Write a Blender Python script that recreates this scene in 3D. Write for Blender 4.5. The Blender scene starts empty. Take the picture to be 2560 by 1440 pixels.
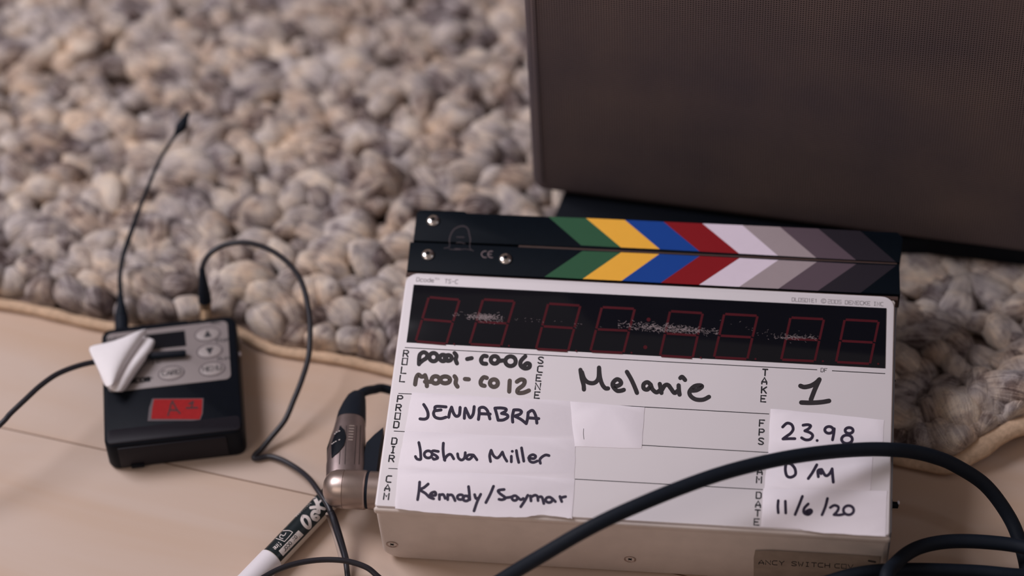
import bpy, bmesh, math, random
import numpy as np
from mathutils import Vector, Matrix

# ------------------------------------------------------------------ camera, light, exposure
S = 0.001                                        # authored in millimetres
RW = np.array([[0.9942623951475202, 0.09995315428505533, -0.03810061080843809],
               [0.049740574722226184, -0.7473455689247809, -0.6625711100192724],
               [-0.09470039504569543, 0.6568743925244286, -0.7480293227014732]])
CAM = np.array([57.642728, -713.785149, 997.010067])
FPX = 7000.0
scn = bpy.context.scene
COL = scn.collection
cd = bpy.data.cameras.new('camera'); cam = bpy.data.objects.new('camera', cd); COL.objects.link(cam)
cd.sensor_width = 36.0; cd.lens = FPX / 2560 * 36.0
cd.clip_start = 0.05; cd.clip_end = 50
m = Matrix.Identity(4)
for i in range(3):
    m[i][0] = RW[0][i]; m[i][1] = -RW[1][i]; m[i][2] = -RW[2][i]; m[i][3] = CAM[i] * S
cam.matrix_world = m
cd.dof.use_dof = True; cd.dof.focus_distance = 1.213; cd.dof.aperture_fstop = 3.3; cd.dof.aperture_blades = 9
scn.camera = cam

w = bpy.data.worlds.new('room_light'); scn.world = w; w.use_nodes = True
bg = w.node_tree.nodes['Background']; bg.inputs[0].default_value = (1.0, 0.80, 0.72, 1); bg.inputs[1].default_value = 0.20

def area(name, loc, target, size, power, col, size_y=None):
    l = bpy.data.lights.new(name, 'AREA'); l.energy = power; l.color = col; l.size = size
    if size_y: l.shape = 'RECTANGLE'; l.size_y = size_y
    o = bpy.data.objects.new(name, l); COL.objects.link(o); o.location = loc
    o.rotation_euler = (Vector(target) - Vector(loc)).to_track_quat('-Z', 'Y').to_euler()
    return o
area('window_daylight', (-1.25, 0.36, 1.45), (0, 0.08, 0), 0.85, 25, (0.97, 0.93, 1.0), 0.75)
area('ceiling_light', (-1.0, -1.10, 1.15), (0, 0.05, 0), 0.7, 4.2, (1.0, 0.84, 0.74))
area('small_lamp', (1.9, -0.25, 1.55), (0, 0.08, 0), 0.18, 1.4, (0.72, 0.82, 1.0))
scn.view_settings.view_transform = 'Standard'; scn.view_settings.look = 'None'
scn.view_settings.exposure = 0.0; scn.view_settings.gamma = 1.0; scn.view_settings.use_curve_mapping = False

# ------------------------------------------------------------------ projection helpers
TILT = math.radians(8.0); DEP = 46.0; HF = 120.25; WF = 218.0
CT, ST = math.cos(TILT), math.sin(TILT)
def raydir(px, py): return RW.T @ np.array([(px - 1280) / FPX, (py - 720) / FPX, 1.0])
def ray(px, py, z):
    d = raydir(px, py); return Vector(CAM + (z - CAM[2]) / d[2] * d)
TOSL = np.array([[1, 0, 0], [0, CT, ST], [0, -ST, CT]])
def sl(px, py, val, ax=2):                       # picture point -> slate frame, on the slate plane <axis ax = val>
    d = TOSL @ raydir(px, py); c = TOSL @ CAM
    return Vector(c + (val - c[ax]) / d[ax] * d)
def w2s(v): return Vector(TOSL @ np.array(v))

# ------------------------------------------------------------------ mesh helpers
class MB:
    def __init__(s): s.v = []; s.f = []; s.m = []
    def add(s, vs, fs, mi=0):
        b = len(s.v); s.v += [tuple(v) for v in vs]
        for f in fs: s.f.append([b + i for i in f]); s.m.append(mi)
        return s
    def box(s, lo, hi, bev=0, seg=3, mi=0, mat=None):
        bm = bmesh.new(); bmesh.ops.create_cube(bm, size=1)
        for v in bm.verts:
            v.co = Vector([lo[i] + (v.co[i] + .5) * (hi[i] - lo[i]) for i in range(3)])
        if bev: bmesh.ops.bevel(bm, geom=bm.edges[:] + bm.verts[:], offset=bev, segments=seg, affect='EDGES', profile=.5)
        s.bm(bm, mi, mat); return s
    def bm(s, bm, mi=0, mat=None):
        bm.verts.index_update()
        vs = [(mat @ v.co) if mat else v.co.copy() for v in bm.verts]
        s.add(vs, [[v.index for v in f.verts] for f in bm.faces], mi); bm.free()
    def prism(s, poly, z0, z1, mi=0, bev=0, fn=None):
        n = len(poly)
        if bev:
            c = inset(poly, bev)
            rings = [[(x, y, z0) for x, y in poly], [(x, y, z1 - bev) for x, y in poly],
                     [(x + (a - x) * .3, y + (b - y) * .3, z1 - bev * .3) for (x, y), (a, b) in zip(poly, c)], [(x, y, z1) for x, y in c]]
        else: rings = [[(x, y, z0) for x, y in poly], [(x, y, z1) for x, y in poly]]
        vs = [p for r in rings for p in r]
        if fn: vs = [fn(*p) for p in vs]
        fs = [[k * n + i, k * n + (i + 1) % n, (k + 1) * n + (i + 1) % n, (k + 1) * n + i] for k in range(len(rings) - 1) for i in range(n)]
        fs.append([(len(rings) - 1) * n + i for i in range(n)]); fs.append(list(range(n))[::-1])
        return s.add(vs, fs, mi)
    def loft(s, rings, mi=0, caps=True):
        n = len(rings[0]); vs = [p for r in rings for p in r]
        fs = [[k * n + i, k * n + (i + 1) % n, (k + 1) * n + (i + 1) % n, (k + 1) * n + i] for k in range(len(rings) - 1) for i in range(n)]
        if caps: fs += [list(range(n))[::-1], [(len(rings) - 1) * n + i for i in range(n)]]
        return s.add(vs, fs, mi)
    def tube(s, pts, r, n=14, mi=0, sub=8, smooth=True, squash=1.0):
        P = spline([Vector(p) for p in pts], sub) if smooth else [Vector(p) for p in pts]
        rr = r if isinstance(r, (list, tuple)) else [r] * len(pts)
        R = [np.interp(i / (len(P) - 1) * (len(pts) - 1), range(len(pts)), rr) for i in range(len(P))]
        t0 = (P[1] - P[0]).normalized(); up = Vector((0, 0, 1)) if abs(t0.z) < .9 else Vector((1, 0, 0))
        nrm = (up - t0 * up.dot(t0)).normalized(); rings = []
        for i, p in enumerate(P):
            t = (P[min(i + 1, len(P) - 1)] - P[max(i - 1, 0)]).normalized()
            nrm = (nrm - t * nrm.dot(t)).normalized(); bn = t.cross(nrm)
            rings.append([p + nrm * math.cos(a) * R[i] * squash + bn * math.sin(a) * R[i] for a in [2 * math.pi * k / n for k in range(n)]])
        return s.loft(rings, mi)
    def lathe(s, o, axis, prof, n=28, mi=0):
        o = Vector(o); axis = Vector(axis).normalized()
        u = axis.orthogonal().normalized(); v = axis.cross(u)
        rings = [[o + axis * h + (u * math.cos(a) + v * math.sin(a)) * max(r, 1e-3) for a in [2 * math.pi * k / n for k in range(n)]] for h, r in prof]
        return s.loft(rings, mi)
    def ribbon(s, pts, wd, fn, mi=0, smooth=True, caps=9):
        """a flat stroke through 2D points, mapped to the surface by fn(x, y) -> 3D"""
        if hasattr(fn, 'step'): fn.step()
        P = [Vector((p[0], p[1])) for p in pts]
        if len(P) == 1: P = [P[0], P[0] + Vector((wd * .05, 0))]
        Q = spline(P, 5) if (smooth and len(P) > 2) else P
        h = wd / 2; L = []; Rr = []
        for i, p in enumerate(Q):
            t = (Q[min(i + 1, len(Q) - 1)] - Q[max(i - 1, 0)]); t = t.normalized() if t.length > 1e-9 else Vector((1, 0))
            nn = Vector((-t.y, t.x)); L.append(fn(*(p + nn * h))); Rr.append(fn(*(p - nn * h)))
        k = len(Q); s.add(L + Rr, [[i, i + 1, k + i + 1, k + i] for i in range(k - 1)], mi)
        if caps:
            for p in ([Q[0], Q[-1]] if (smooth and len(P) > 2) else P):
                if hasattr(fn, 'step'): fn.step()
                s.add([fn(p.x + h * math.cos(a), p.y + h * math.sin(a)) for a in [2 * math.pi * j / caps for j in range(caps)]], [list(range(caps))], mi)
        return s
    def build(s, name, mats, parent=None, smooth=True, sharp=35, attrs=None):
        me = bpy.data.meshes.new(name)
        me.from_pydata([tuple(c * S for c in v) for v in s.v], [], s.f)
        for mt in (mats if isinstance(mats, (list, tuple)) else [mats]): me.materials.append(mt)
        me.polygons.foreach_set('material_index', s.m)
        if smooth:
            me.polygons.foreach_set('use_smooth', [True] * len(s.f))
            me.set_sharp_from_angle(angle=math.radians(sharp))
        if attrs:
            for k, vals in attrs.items():
                a = me.attributes.new(k, 'FLOAT', 'POINT'); a.data.foreach_set('value', vals)
        me.update(); me.validate()
        o = bpy.data.objects.new(name, me); COL.objects.link(o)
        if parent: o.parent = parent
        return o

def spline(P, sub):
    out = []; n = len(P)
    for i in range(n - 1):
        a, b, c, d = P[max(i - 1, 0)], P[i], P[i + 1], P[min(i + 2, n - 1)]
        for k in range(sub):
            t = k / sub
            out.append(.5 * ((2 * b) + (c - a) * t + (2 * a - 5 * b + 4 * c - d) * t * t + (3 * b - a - 3 * c + d) * t ** 3))
    out.append(P[-1]); return out
def inset(poly, d):
    n = len(poly); out = []
    ar = sum(poly[i][0] * poly[(i + 1) % n][1] - poly[(i + 1) % n][0] * poly[i][1] for i in range(n)); sg = 1 if ar > 0 else -1
    for i in range(n):
        p0, p1, p2 = Vector(poly[i - 1]), Vector(poly[i]), Vector(poly[(i + 1) % n])
        e1 = (p1 - p0).normalized(); e2 = (p2 - p1).normalized()
        n1 = Vector((-e1.y, e1.x)) * sg; n2 = Vector((-e2.y, e2.x)) * sg
        b = n1 + n2; b = b / max(b.length_squared, .3) * 2
        out.append((p1.x + b.x * d, p1.y + b.y * d))
    return out
def rrect(x0, y0, x1, y1, r, n=6):
    out = []
    for cx, cy, a0 in ((x1 - r, y1 - r, 0), (x0 + r, y1 - r, 90), (x0 + r, y0 + r, 180), (x1 - r, y0 + r, 270)):
        for k in range(n + 1):
            a = math.radians(a0 + 90 * k / n); out.append((cx + r * math.cos(a), cy + r * math.sin(a)))
    return out
def circ(cx, cy, rx, ry, n=12, rot=0):
    c, s_ = math.cos(rot), math.sin(rot)
    return [(cx + rx * math.cos(a) * c - ry * math.sin(a) * s_, cy + rx * math.cos(a) * s_ + ry * math.sin(a) * c) for a in [2 * math.pi * k / n for k in range(n + 1)]]

GLYPH = {  # plotter lettering on a 4 x 6 grid, y up
 'A': [[(0,0),(0,2),(2,6),(4,2),(4,0)],[(0,2),(4,2)]], 'B': [[(0,0),(0,6),(3,6),(4,5),(4,4),(3,3),(0,3)],[(3,3),(4,2),(4,1),(3,0),(0,0)]],
 'C': [[(4,6),(1,6),(0,5),(0,1),(1,0),(4,0)]], 'D': [[(0,0),(0,6),(3,6),(4,5),(4,1),(3,0),(0,0)]], 'E': [[(4,6),(0,6),(0,0),(4,0)],[(0,3),(3,3)]],
 'F': [[(4,6),(0,6),(0,0)],[(0,3),(3,3)]], 'H': [[(0,0),(0,6)],[(4,0),(4,6)],[(0,3),(4,3)]], 'I': [[(1,6),(3,6)],[(2,6),(2,0)],[(1,0),(3,0)]],
 'K': [[(0,0),(0,6)],[(4,6),(0,2.6)],[(1.4,3.6),(4,0)]], 'L': [[(0,6),(0,0),(4,0)]], 'M': [[(0,0),(0,6),(2,3),(4,6),(4,0)]], 'N': [[(0,0),(0,6),(4,0),(4,6)]],
 'O': [[(0,0),(0,6),(4,6),(4,0),(0,0)]], 'P': [[(0,0),(0,6),(3,6),(4,5),(4,4),(3,3),(0,3)]], 'R': [[(0,0),(0,6),(3,6),(4,5),(4,4),(3,3),(0,3)],[(2,3),(4,0)]],
 'S': [[(4,5.3),(3,6),(1,6),(0,5),(0.3,4),(3.7,2),(4,1),(3,0),(1,0),(0,.7)]], 'T': [[(0,6),(4,6)],[(2,6),(2,0)]], 'U': [[(0,6),(0,1),(1,0),(3,0),(4,1),(4,6)]],
 'V': [[(0,6),(2,0),(4,6)]], 'W': [[(0,6),(1,0),(2,3),(3,0),(4,6)]], 'X': [[(0,0),(4,6)],[(0,6),(4,0)]], 'Y': [[(0,6),(2,3),(4,6)],[(2,3),(2,0)]],
 'a': [[(4,4),(4,0)],[(4,1),(3,0),(1,0),(0,1),(0,3),(1,4),(4,4)]], 'c': [[(4,4),(1,4),(0,3),(0,1),(1,0),(4,0)]], 'd': [[(4,6),(4,0)],[(4,3),(3,4),(1,4),(0,3),(0,1),(1,0),(4,0)]],
 'e': [[(0,2),(4,2),(4,3),(3,4),(1,4),(0,3),(0,1),(1,0),(4,0)]], 'f': [[(4,6),(2.5,6),(2,5),(2,0)],[(.5,4),(3.5,4)]], 'i': [[(2,4),(2,0)],[(2,5.6),(2,6)]], 'l': [[(2,6),(2,0)]],
 'm': [[(0,0),(0,4)],[(0,3.5),(1.4,4),(2,3.4),(2,0)],[(2,3.5),(3.4,4),(4,3.4),(4,0)]], 'n': [[(0,0),(0,4)],[(0,3),(1.5,4),(3.2,4),(4,3),(4,0)]],
 'o': [[(1,0),(0,1),(0,3),(1,4),(3,4),(4,3),(4,1),(3,0),(1,0)]], 'r': [[(0,0),(0,4)],[(0,2.6),(1.6,4),(3.6,4)]], 't': [[(2,6),(2,1),(3,0),(4,0)],[(.5,4),(3.5,4)]],
 'w': [[(0,4),(1,0),(2,3),(3,0),(4,4)]], 'x': [[(0,0),(4,4)],[(0,4),(4,0)]], 'z': [[(0,4),(4,4),(0,0),(4,0)]],
 '0': [[(0,0),(0,6),(4,6),(4,0),(0,0)]], '1': [[(1,5),(2,6),(2,0)]], '2': [[(0,6),(4,6),(4,3),(0,3),(0,0),(4,0)]], '5': [[(4,6),(0,6),(0,3),(4,3),(4,0),(0,0)]],
 '-': [[(.5,3),(3.5,3)]], '/': [[(0,0),(4,6)]], '.': [[(2,0),(2,.4)]], '(': [[(3,6),(2,4.5),(2,1.5),(3,0)]], ' ': []}
def text(mb, s, p0, p1, up, fn, wd, slots=None, mi=0, gap=.28):
    """letters along p0 -> p1 (2D), cap height vector up"""
    p0 = Vector(p0); p1 = Vector(p1); up = Vector(up); n = slots or len(s)
    d = (p1 - p0) / (n - gap)
    for i, ch in enumerate(s):
        for st in GLYPH.get(ch, []):
            pts = [p0 + d * (i + (1 - gap) * x / 4) + up * (y / 6) for x, y in st]
            mb.ribbon([(p.x, p.y) for p in pts], wd, fn, mi, smooth=False, caps=6)

# ------------------------------------------------------------------ tags
def tag(o, label, cat, group=None, kind=None):
    o['label'] = label; o['category'] = cat
    if group: o['group'] = group
    if kind: o['kind'] = kind
    return o
def thing(name, label, cat, loc=(0, 0, 0), rot=(0, 0, 0), group=None):
    o = bpy.data.objects.new(name, None); COL.objects.link(o); o.empty_display_size = .02
    o.location = [c * S for c in loc]; o.rotation_euler = rot
    return tag(o, label, cat, group)

# ------------------------------------------------------------------ materials
def srgb(r, g, b):
    f = lambda c: (c / 255 / 12.92) if c / 255 <= .04045 else ((c / 255 + .055) / 1.055) ** 2.4
    return (f(r), f(g), f(b), 1)
def nn(nt, t, **k):
    n = nt.nodes.new(t)
    for a, b in k.items(): setattr(n, a, b)
    return n
def mat(name, col, rough=.5, metal=0, spec=.5, var=.06, nscale=300, bump=0, bscale=900, coat=0):
    """principled with a fine procedural tone variation and grain"""
    mt = bpy.data.materials.new(name); mt.use_nodes = True; nt = mt.node_tree; b = nt.nodes['Principled BSDF']
    b.inputs['Roughness'].default_value = rough; b.inputs['Metallic'].default_value = metal; b.inputs['Specular IOR Level'].default_value = spec
    b.inputs['Coat Weight'].default_value = coat
    tc = nn(nt, 'ShaderNodeTexCoord'); no = nn(nt, 'ShaderNodeTexNoise'); no.inputs['Scale'].default_value = nscale; no.inputs['Detail'].default_value = 4
    nt.links.new(tc.outputs['Object'], no.inputs['Vector'])
    mx = nn(nt, 'ShaderNodeMix', data_type='RGBA'); c = col
    mx.inputs[6].default_value = (c[0] * (1 - var), c[1] * (1 - var), c[2] * (1 - var), 1)
    mx.inputs[7].default_value = (min(1, c[0] * (1 + var)), min(1, c[1] * (1 + var)), min(1, c[2] * (1 + var)), 1)
    nt.links.new(no.outputs[0], mx.inputs[0]); nt.links.new(mx.outputs[2], b.inputs['Base Color'])
    if bump:
        n2 = nn(nt, 'ShaderNodeTexNoise'); n2.inputs['Scale'].default_value = bscale; n2.inputs['Detail'].default_value = 3
        bp = nn(nt, 'ShaderNodeBump'); bp.inputs['Strength'].default_value = bump; bp.inputs['Distance'].default_value = .0003
        nt.links.new(tc.outputs['Object'], n2.inputs['Vector']); nt.links.new(n2.outputs[0], bp.inputs['Height']); nt.links.new(bp.outputs[0], b.inputs['Normal'])
    return mt
M = {}
M['white'] = mat('white_plate', (.78, .74, .775, 1), .45, var=.02, nscale=60)
M['tape'] = mat('white_label_tape', (.87, .82, .885, 1), .6, var=.02, nscale=120, bump=.15, bscale=500)
M['paint'] = mat('beige_painted_metal', (.66, .585, .55, 1), .42, metal=.12, var=.12, nscale=90, bump=.12, bscale=1200)
M['sideplate'] = mat('grey_metal', (.30, .32, .37, 1), .4, metal=.4, var=.1)
M['black'] = mat('black_plastic', (.0045, .0065, .011, 1), .5, spec=.10, var=.15, bump=.06)
M['stickblack'] = mat('black_stick_paint', (.0035, .0065, .011, 1), .5, spec=.08, var=.12)
M['rubber'] = mat('black_rubber', (.008, .012, .020, 1), .6, spec=.15, var=.15, bump=.08, bscale=1500)
M['cablegrey'] = mat('thin_cable_sheath', (.018, .017, .024, 1), .4, spec=.45, var=.15)
M['window'] = mat('display_window', (.0050, .0060, .0100, 1), .10, spec=.4, var=.25, nscale=25)
M['segment'] = mat('red_led_segment', (.075, .006, .012, 1), .5, spec=.2, var=.2, nscale=100)
M['ink'] = mat('black_print', (.012, .011, .016, 1), .6)
M['greyink'] = mat('grey_print', (.20, .18, .20, 1), .6)
M['pen'] = mat('violet_black_marker_ink', (.022, .015, .040, 1), .5, var=.35, nscale=260)
M['dry'] = mat('dry_erase_ink', (.022, .018, .022, 1), .5, var=.5, nscale=160)
M['faded'] = mat('faded_dry_erase_ink', (.085, .066, .058, 1), .5, var=.45, nscale=200)
M['steel'] = mat('polished_steel', (.80, .77, .75, 1), .18, metal=1, var=.05)
M['brown'] = mat('brown_edge', (.060, .032, .026, 1), .6, var=.3)
M['scuff'] = mat('pale_scuff', (.27, .22, .23, 1), .8, var=.5, nscale=900)
for k, c in dict(green=(45, 84, 60), yellow=(226, 168, 62), blue=(20, 62, 138), red=(124, 20, 27), chipwhite=(204, 192, 206), lightgrey=(148, 136, 140), midgrey=(84, 71, 80), darkgrey=(38, 34, 42)).items():
    M[k] = mat(k + '_chip', tuple(min(1, q_ * (1.25 if k[0] != 'd' else 1.1)) for q_ in srgb(*c)[:3]) + (1,), .5, spec=.2, var=.03)
M['nickel'] = mat('satin_nickel', (.42, .34, .31, 1), .36, metal=.9, var=.1)
M['nickeldark'] = mat('ribbed_nickel', (.20, .155, .15, 1), .42, metal=.75, var=.15)
M['panel'] = mat('grey_membrane', (.27, .235, .235, 1), .5, var=.05)
M['panelkey'] = mat('grey_membrane_key', (.34, .30, .295, 1), .45, var=.05)
M['redtape'] = mat('red_cloth_tape', (.31, .017, .019, 1), .7, spec=.1, var=.15, nscale=500, bump=.2)
M['redtapeedge'] = mat('frayed_tape_backing', (.10, .08, .09, 1), .7)
M['paper'] = mat('white_paper_tape', (.88, .85, .88, 1), .65, var=.03, bump=.15, bscale=700)
M['cap'] = mat('white_marker_plastic', (.80, .77, .82, 1), .35, var=.02)
M['barrel'] = mat('shaded_white_barrel', (.60, .53, .46, 1), .4, var=.05)  # white barrel, the tan of its shaded side put into the colour
M['markerlabel'] = mat('dark_marker_label', (.006, .014, .018, 1), .35, var=.2)
M['lettering'] = mat('cream_lettering', (.68, .62, .60, 1), .5)
M['brass'] = mat('tarnished_brass', (.42, .30, .20, 1), .4, metal=.7)
M['pearl'] = mat('pearl_white', (.8, .8, .9, 1), .2)
M['binding'] = mat('tan_binding_cloth', (.60, .43, .30, 1), .9, spec=.1, var=.38, nscale=420, bump=1.0, bscale=650)
M['backing'] = mat('rug_backing', (.16, .11, .09, 1), .9, var=.2)
M['sticker'] = mat('worn_sticker', (.31, .25, .21, 1), .6, var=.3, nscale=120)

g = bpy.data.materials.new('clear_sleeve'); g.use_nodes = True; b = g.node_tree.nodes['Principled BSDF']
b.inputs['Base Color'].default_value = (.86, .90, .97, 1); b.inputs['Roughness'].default_value = .04; b.inputs['Transmission Weight'].default_value = 1.0; b.inputs['IOR'].default_value = 1.12; b.inputs['Specular IOR Level'].default_value = 1.0
M['clear'] = g

# floor: pale laminate, one long seam every plank
SA, SB = ray(0, 1070, 0), ray(945, 1275, 0)
mt = bpy.data.materials.new('pale_maple_floor'); mt.use_nodes = True; nt = mt.node_tree; b = nt.nodes['Principled BSDF']; M['floor'] = mt
b.inputs['Roughness'].default_value = .42; b.inputs['Specular IOR Level'].default_value = .35
tc = nn(nt, 'ShaderNodeTexCoord'); dv = (SB - SA); dv.normalize(); nv = Vector((-dv.y, dv.x, 0))
def dot(vec):
    d = nn(nt, 'ShaderNodeVectorMath', operation='DOT_PRODUCT'); d.inputs[1].default_value = vec; nt.links.new(tc.outputs['Object'], d.inputs[0]); return d.outputs['Value']
def mth(op, a, bb=None, c=None):
    n = nn(nt, 'ShaderNodeMath', operation=op)
    for i, x in enumerate((a, bb, c)):
        if x is None: continue
        if isinstance(x, (int, float)): n.inputs[i].default_value = x
        else: nt.links.new(x, n.inputs[i])
    return n.outputs[0]
across = mth('SUBTRACT', dot(nv), nv.dot(SA) * S); along = dot(dv)
pl = mth('DIVIDE', across, .190); idx = mth('FLOOR', pl); fr = mth('SUBTRACT', pl, idx)
seam = mth('LESS_THAN', fr, .0036)
cmb = nn(nt, 'ShaderNodeCombineXYZ'); nt.links.new(mth('MULTIPLY', along, 2.2), cmb.inputs[0]); nt.links.new(mth('MULTIPLY', across, 14), cmb.inputs[1]); nt.links.new(mth('MULTIPLY', idx, 7.3), cmb.inputs[2])
n1 = nn(nt, 'ShaderNodeTexNoise'); n1.inputs['Scale'].default_value = 2.0; n1.inputs['Detail'].default_value = 5; n1.inputs['Distortion'].default_value = .6; nt.links.new(cmb.outputs[0], n1.inputs['Vector'])
n2 = nn(nt, 'ShaderNodeTexNoise'); n2.inputs['Scale'].default_value = 14; n2.inputs['Detail'].default_value = 3; nt.links.new(tc.outputs['Object'], n2.inputs['Vector'])
rp = nn(nt, 'ShaderNodeValToRGB'); rp.color_ramp.elements[0].position = .38; rp.color_ramp.elements[1].position = .62
rp.color_ramp.elements[0].color = (.55, .390, .280, 1); rp.color_ramp.elements[1].color = (.60, .485, .415, 1)
nt.links.new(n1.outputs[0], rp.inputs[0])
mx = nn(nt, 'ShaderNodeMix', data_type='RGBA'); mx.inputs[7].default_value = (.60, .465, .385, 1); nt.links.new(mth('MULTIPLY', n2.outputs[0], .7), mx.inputs[0]); nt.links.new(rp.outputs[0], mx.inputs[6])
m2 = nn(nt, 'ShaderNodeMix', data_type='RGBA'); m2.inputs[7].default_value = (.20, .12, .08, 1); nt.links.new(seam, m2.inputs[0]); nt.links.new(mx.outputs[2], m2.inputs[6]); nt.links.new(m2.outputs[2], b.inputs['Base Color'])
bp = nn(nt, 'ShaderNodeBump'); bp.inputs['Strength'].default_value = .6; bp.inputs['Distance'].default_value = .0006; nt.links.new(mth('SUBTRACT', 1.0, seam), bp.inputs['Height']); nt.links.new(bp.outputs[0], b.inputs['Normal'])

# wool: every nub has its own tone, with streaks running along the strands
mt = bpy.data.materials.new('mottled_wool'); mt.use_nodes = True; nt = mt.node_tree; b = nt.nodes['Principled BSDF']; M['wool'] = mt
b.inputs['Roughness'].default_value = .9; b.inputs['Specular IOR Level'].default_value = .12; b.inputs['Sheen Weight'].default_value = .15
at = {k: nn(nt, 'ShaderNodeAttribute', attribute_name=k) for k in ('tone', 'along', 'around')}
cmb = nn(nt, 'ShaderNodeCombineXYZ')
nt.links.new(mth('MULTIPLY', at['along'].outputs['Fac'], .9), cmb.inputs[0]); nt.links.new(mth('MULTIPLY', at['around'].outputs['Fac'], 7.5), cmb.inputs[1]); nt.links.new(mth('MULTIPLY', at['tone'].outputs['Fac'], 61.7), cmb.inputs[2])
n1 = nn(nt, 'ShaderNodeTexNoise'); n1.inputs['Scale'].default_value = 1.5; n1.inputs['Detail'].default_value = 5; n1.inputs['Distortion'].default_value = 1.3; nt.links.new(cmb.outputs[0], n1.inputs['Vector'])
tc0 = nn(nt, 'ShaderNodeTexCoord'); nb = nn(nt, 'ShaderNodeTexNoise'); nb.inputs['Scale'].default_value = 80; nb.inputs['Detail'].default_value = 6; nb.inputs['Roughness'].default_value = .65; nb.inputs['Distortion'].default_value = .8; nt.links.new(tc0.outputs['Object'], nb.inputs['Vector'])
sm = mth('ADD', mth('MULTIPLY', n1.outputs[0], .55), mth('MULTIPLY', at['tone'].outputs['Fac'], .36)); sm = mth('ADD', sm, mth('MULTIPLY', nb.outputs[0], 1.05)); sm = mth('SUBTRACT', sm, .47)
rp = nn(nt, 'ShaderNodeValToRGB'); e = rp.color_ramp.elements; e[0].position = .20; e[0].color = (.050, .028, .024, 1); e[1].position = .80; e[1].color = (.86, .74, .62, 1)
for p, c in ((.36, (.19, .142, .132, 1)), (.48, (.42, .350, .318, 1)), (.62, (.63, .535, .468, 1))):
    k = e.new(p); k.color = c
nt.links.new(sm, rp.inputs[0])
tc = nn(nt, 'ShaderNodeTexCoord'); nh = nn(nt, 'ShaderNodeTexNoise'); nh.inputs['Scale'].default_value = 55; nh.inputs['Detail'].default_value = 3; nt.links.new(tc.outputs['Object'], nh.inputs['Vector'])
rh = nn(nt, 'ShaderNodeValToRGB'); e = rh.color_ramp.elements; e[0].position = .36; e[0].color = (.88, .92, 1.02, 1); e[1].position = .66; e[1].color = (1.10, .99, .88, 1); k = e.new(.5); k.color = (1, 1, 1, 1)
nt.links.new(nh.outputs[0], rh.inputs[0]); mh = nn(nt, 'ShaderNodeMix', data_type='RGBA', blend_type='MULTIPLY'); mh.inputs[0].default_value = 1
nt.links.new(rp.outputs[0], mh.inputs[6]); nt.links.new(rh.outputs[0], mh.inputs[7]); nt.links.new(mh.outputs[2], b.inputs['Base Color'])
cm2 = nn(nt, 'ShaderNodeCombineXYZ'); nt.links.new(mth('MULTIPLY', at['along'].outputs['Fac'], 1.2), cm2.inputs[0]); nt.links.new(mth('MULTIPLY', at['around'].outputs['Fac'], 34), cm2.inputs[1]); nt.links.new(at['tone'].outputs['Fac'], cm2.inputs[2])
n3 = nn(nt, 'ShaderNodeTexNoise'); n3.inputs['Scale'].default_value = 1.6; n3.inputs['Detail'].default_value = 3; nt.links.new(cm2.outputs[0], n3.inputs['Vector'])
bp = nn(nt, 'ShaderNodeBump'); bp.inputs['Strength'].default_value = .7; bp.inputs['Distance'].default_value = .002
nf = nn(nt, 'ShaderNodeTexNoise'); nf.inputs['Scale'].default_value = 700; nf.inputs['Detail'].default_value = 4; nf.inputs['Distortion'].default_value = 1.5; nt.links.new(tc0.outputs['Object'], nf.inputs['Vector'])
nt.links.new(mth('ADD', mth('MULTIPLY', n3.outputs[0], .6), mth('MULTIPLY', nf.outputs[0], .6)), bp.inputs['Height']); nt.links.new(bp.outputs[0], b.inputs['Normal'])

# woven grille cloth
mt = bpy.data.materials.new('dark_woven_cloth'); mt.use_nodes = True; nt = mt.node_tree; b = nt.nodes['Principled BSDF']; M['cloth'] = mt
b.inputs['Roughness'].default_value = .8; b.inputs['Specular IOR Level'].default_value = .2
tc = nn(nt, 'ShaderNodeTexCoord'); sp = nn(nt, 'ShaderNodeSeparateXYZ'); nt.links.new(tc.outputs['Object'], sp.inputs[0])
P = .00118; hx = mth('ADD', sp.outputs[0], sp.outputs[1])
sx = mth('SINE', mth('MULTIPLY', hx, 2 * math.pi / P)); sz = mth('SINE', mth('MULTIPLY', sp.outputs[2], 2 * math.pi / P))
grid = mth('MAXIMUM', mth('MULTIPLY', sx, .75), sz); gm = mth('MULTIPLY_ADD', grid, .5, .5)
n1 = nn(nt, 'ShaderNodeTexNoise'); n1.inputs['Scale'].default_value = 16; n1.inputs['Detail'].default_value = 6; nt.links.new(tc.outputs['Object'], n1.inputs['Vector'])
rp = nn(nt, 'ShaderNodeValToRGB'); e = rp.color_ramp.elements; e[0].position = .1; e[0].color = (.014, .011, .014, 1); e[1].position = .95; e[1].color = (.175, .143, .147, 1); nt.links.new(gm, rp.inputs[0])
mx = nn(nt, 'ShaderNodeMix', data_type='RGBA', blend_type='MULTIPLY'); mx.inputs[0].default_value = 1
r2 = nn(nt, 'ShaderNodeValToRGB'); r2.color_ramp.elements[0].position = .3; r2.color_ramp.elements[0].color = (.75, .75, .85, 1); r2.color_ramp.elements[1].position = .75; r2.color_ramp.elements[1].color = (1.2, 1.12, 1.05, 1)
nt.links.new(n1.outputs[0], r2.inputs[0]); nt.links.new(rp.outputs[0], mx.inputs[6]); nt.links.new(r2.outputs[0], mx.inputs[7]); nt.links.new(mx.outputs[2], b.inputs['Base Color'])
bp = nn(nt, 'ShaderNodeBump'); bp.inputs['Strength'].default_value = .5; bp.inputs['Distance'].default_value = .0004; nt.links.new(gm, bp.inputs['Height']); nt.links.new(bp.outputs[0], b.inputs['Normal'])

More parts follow.
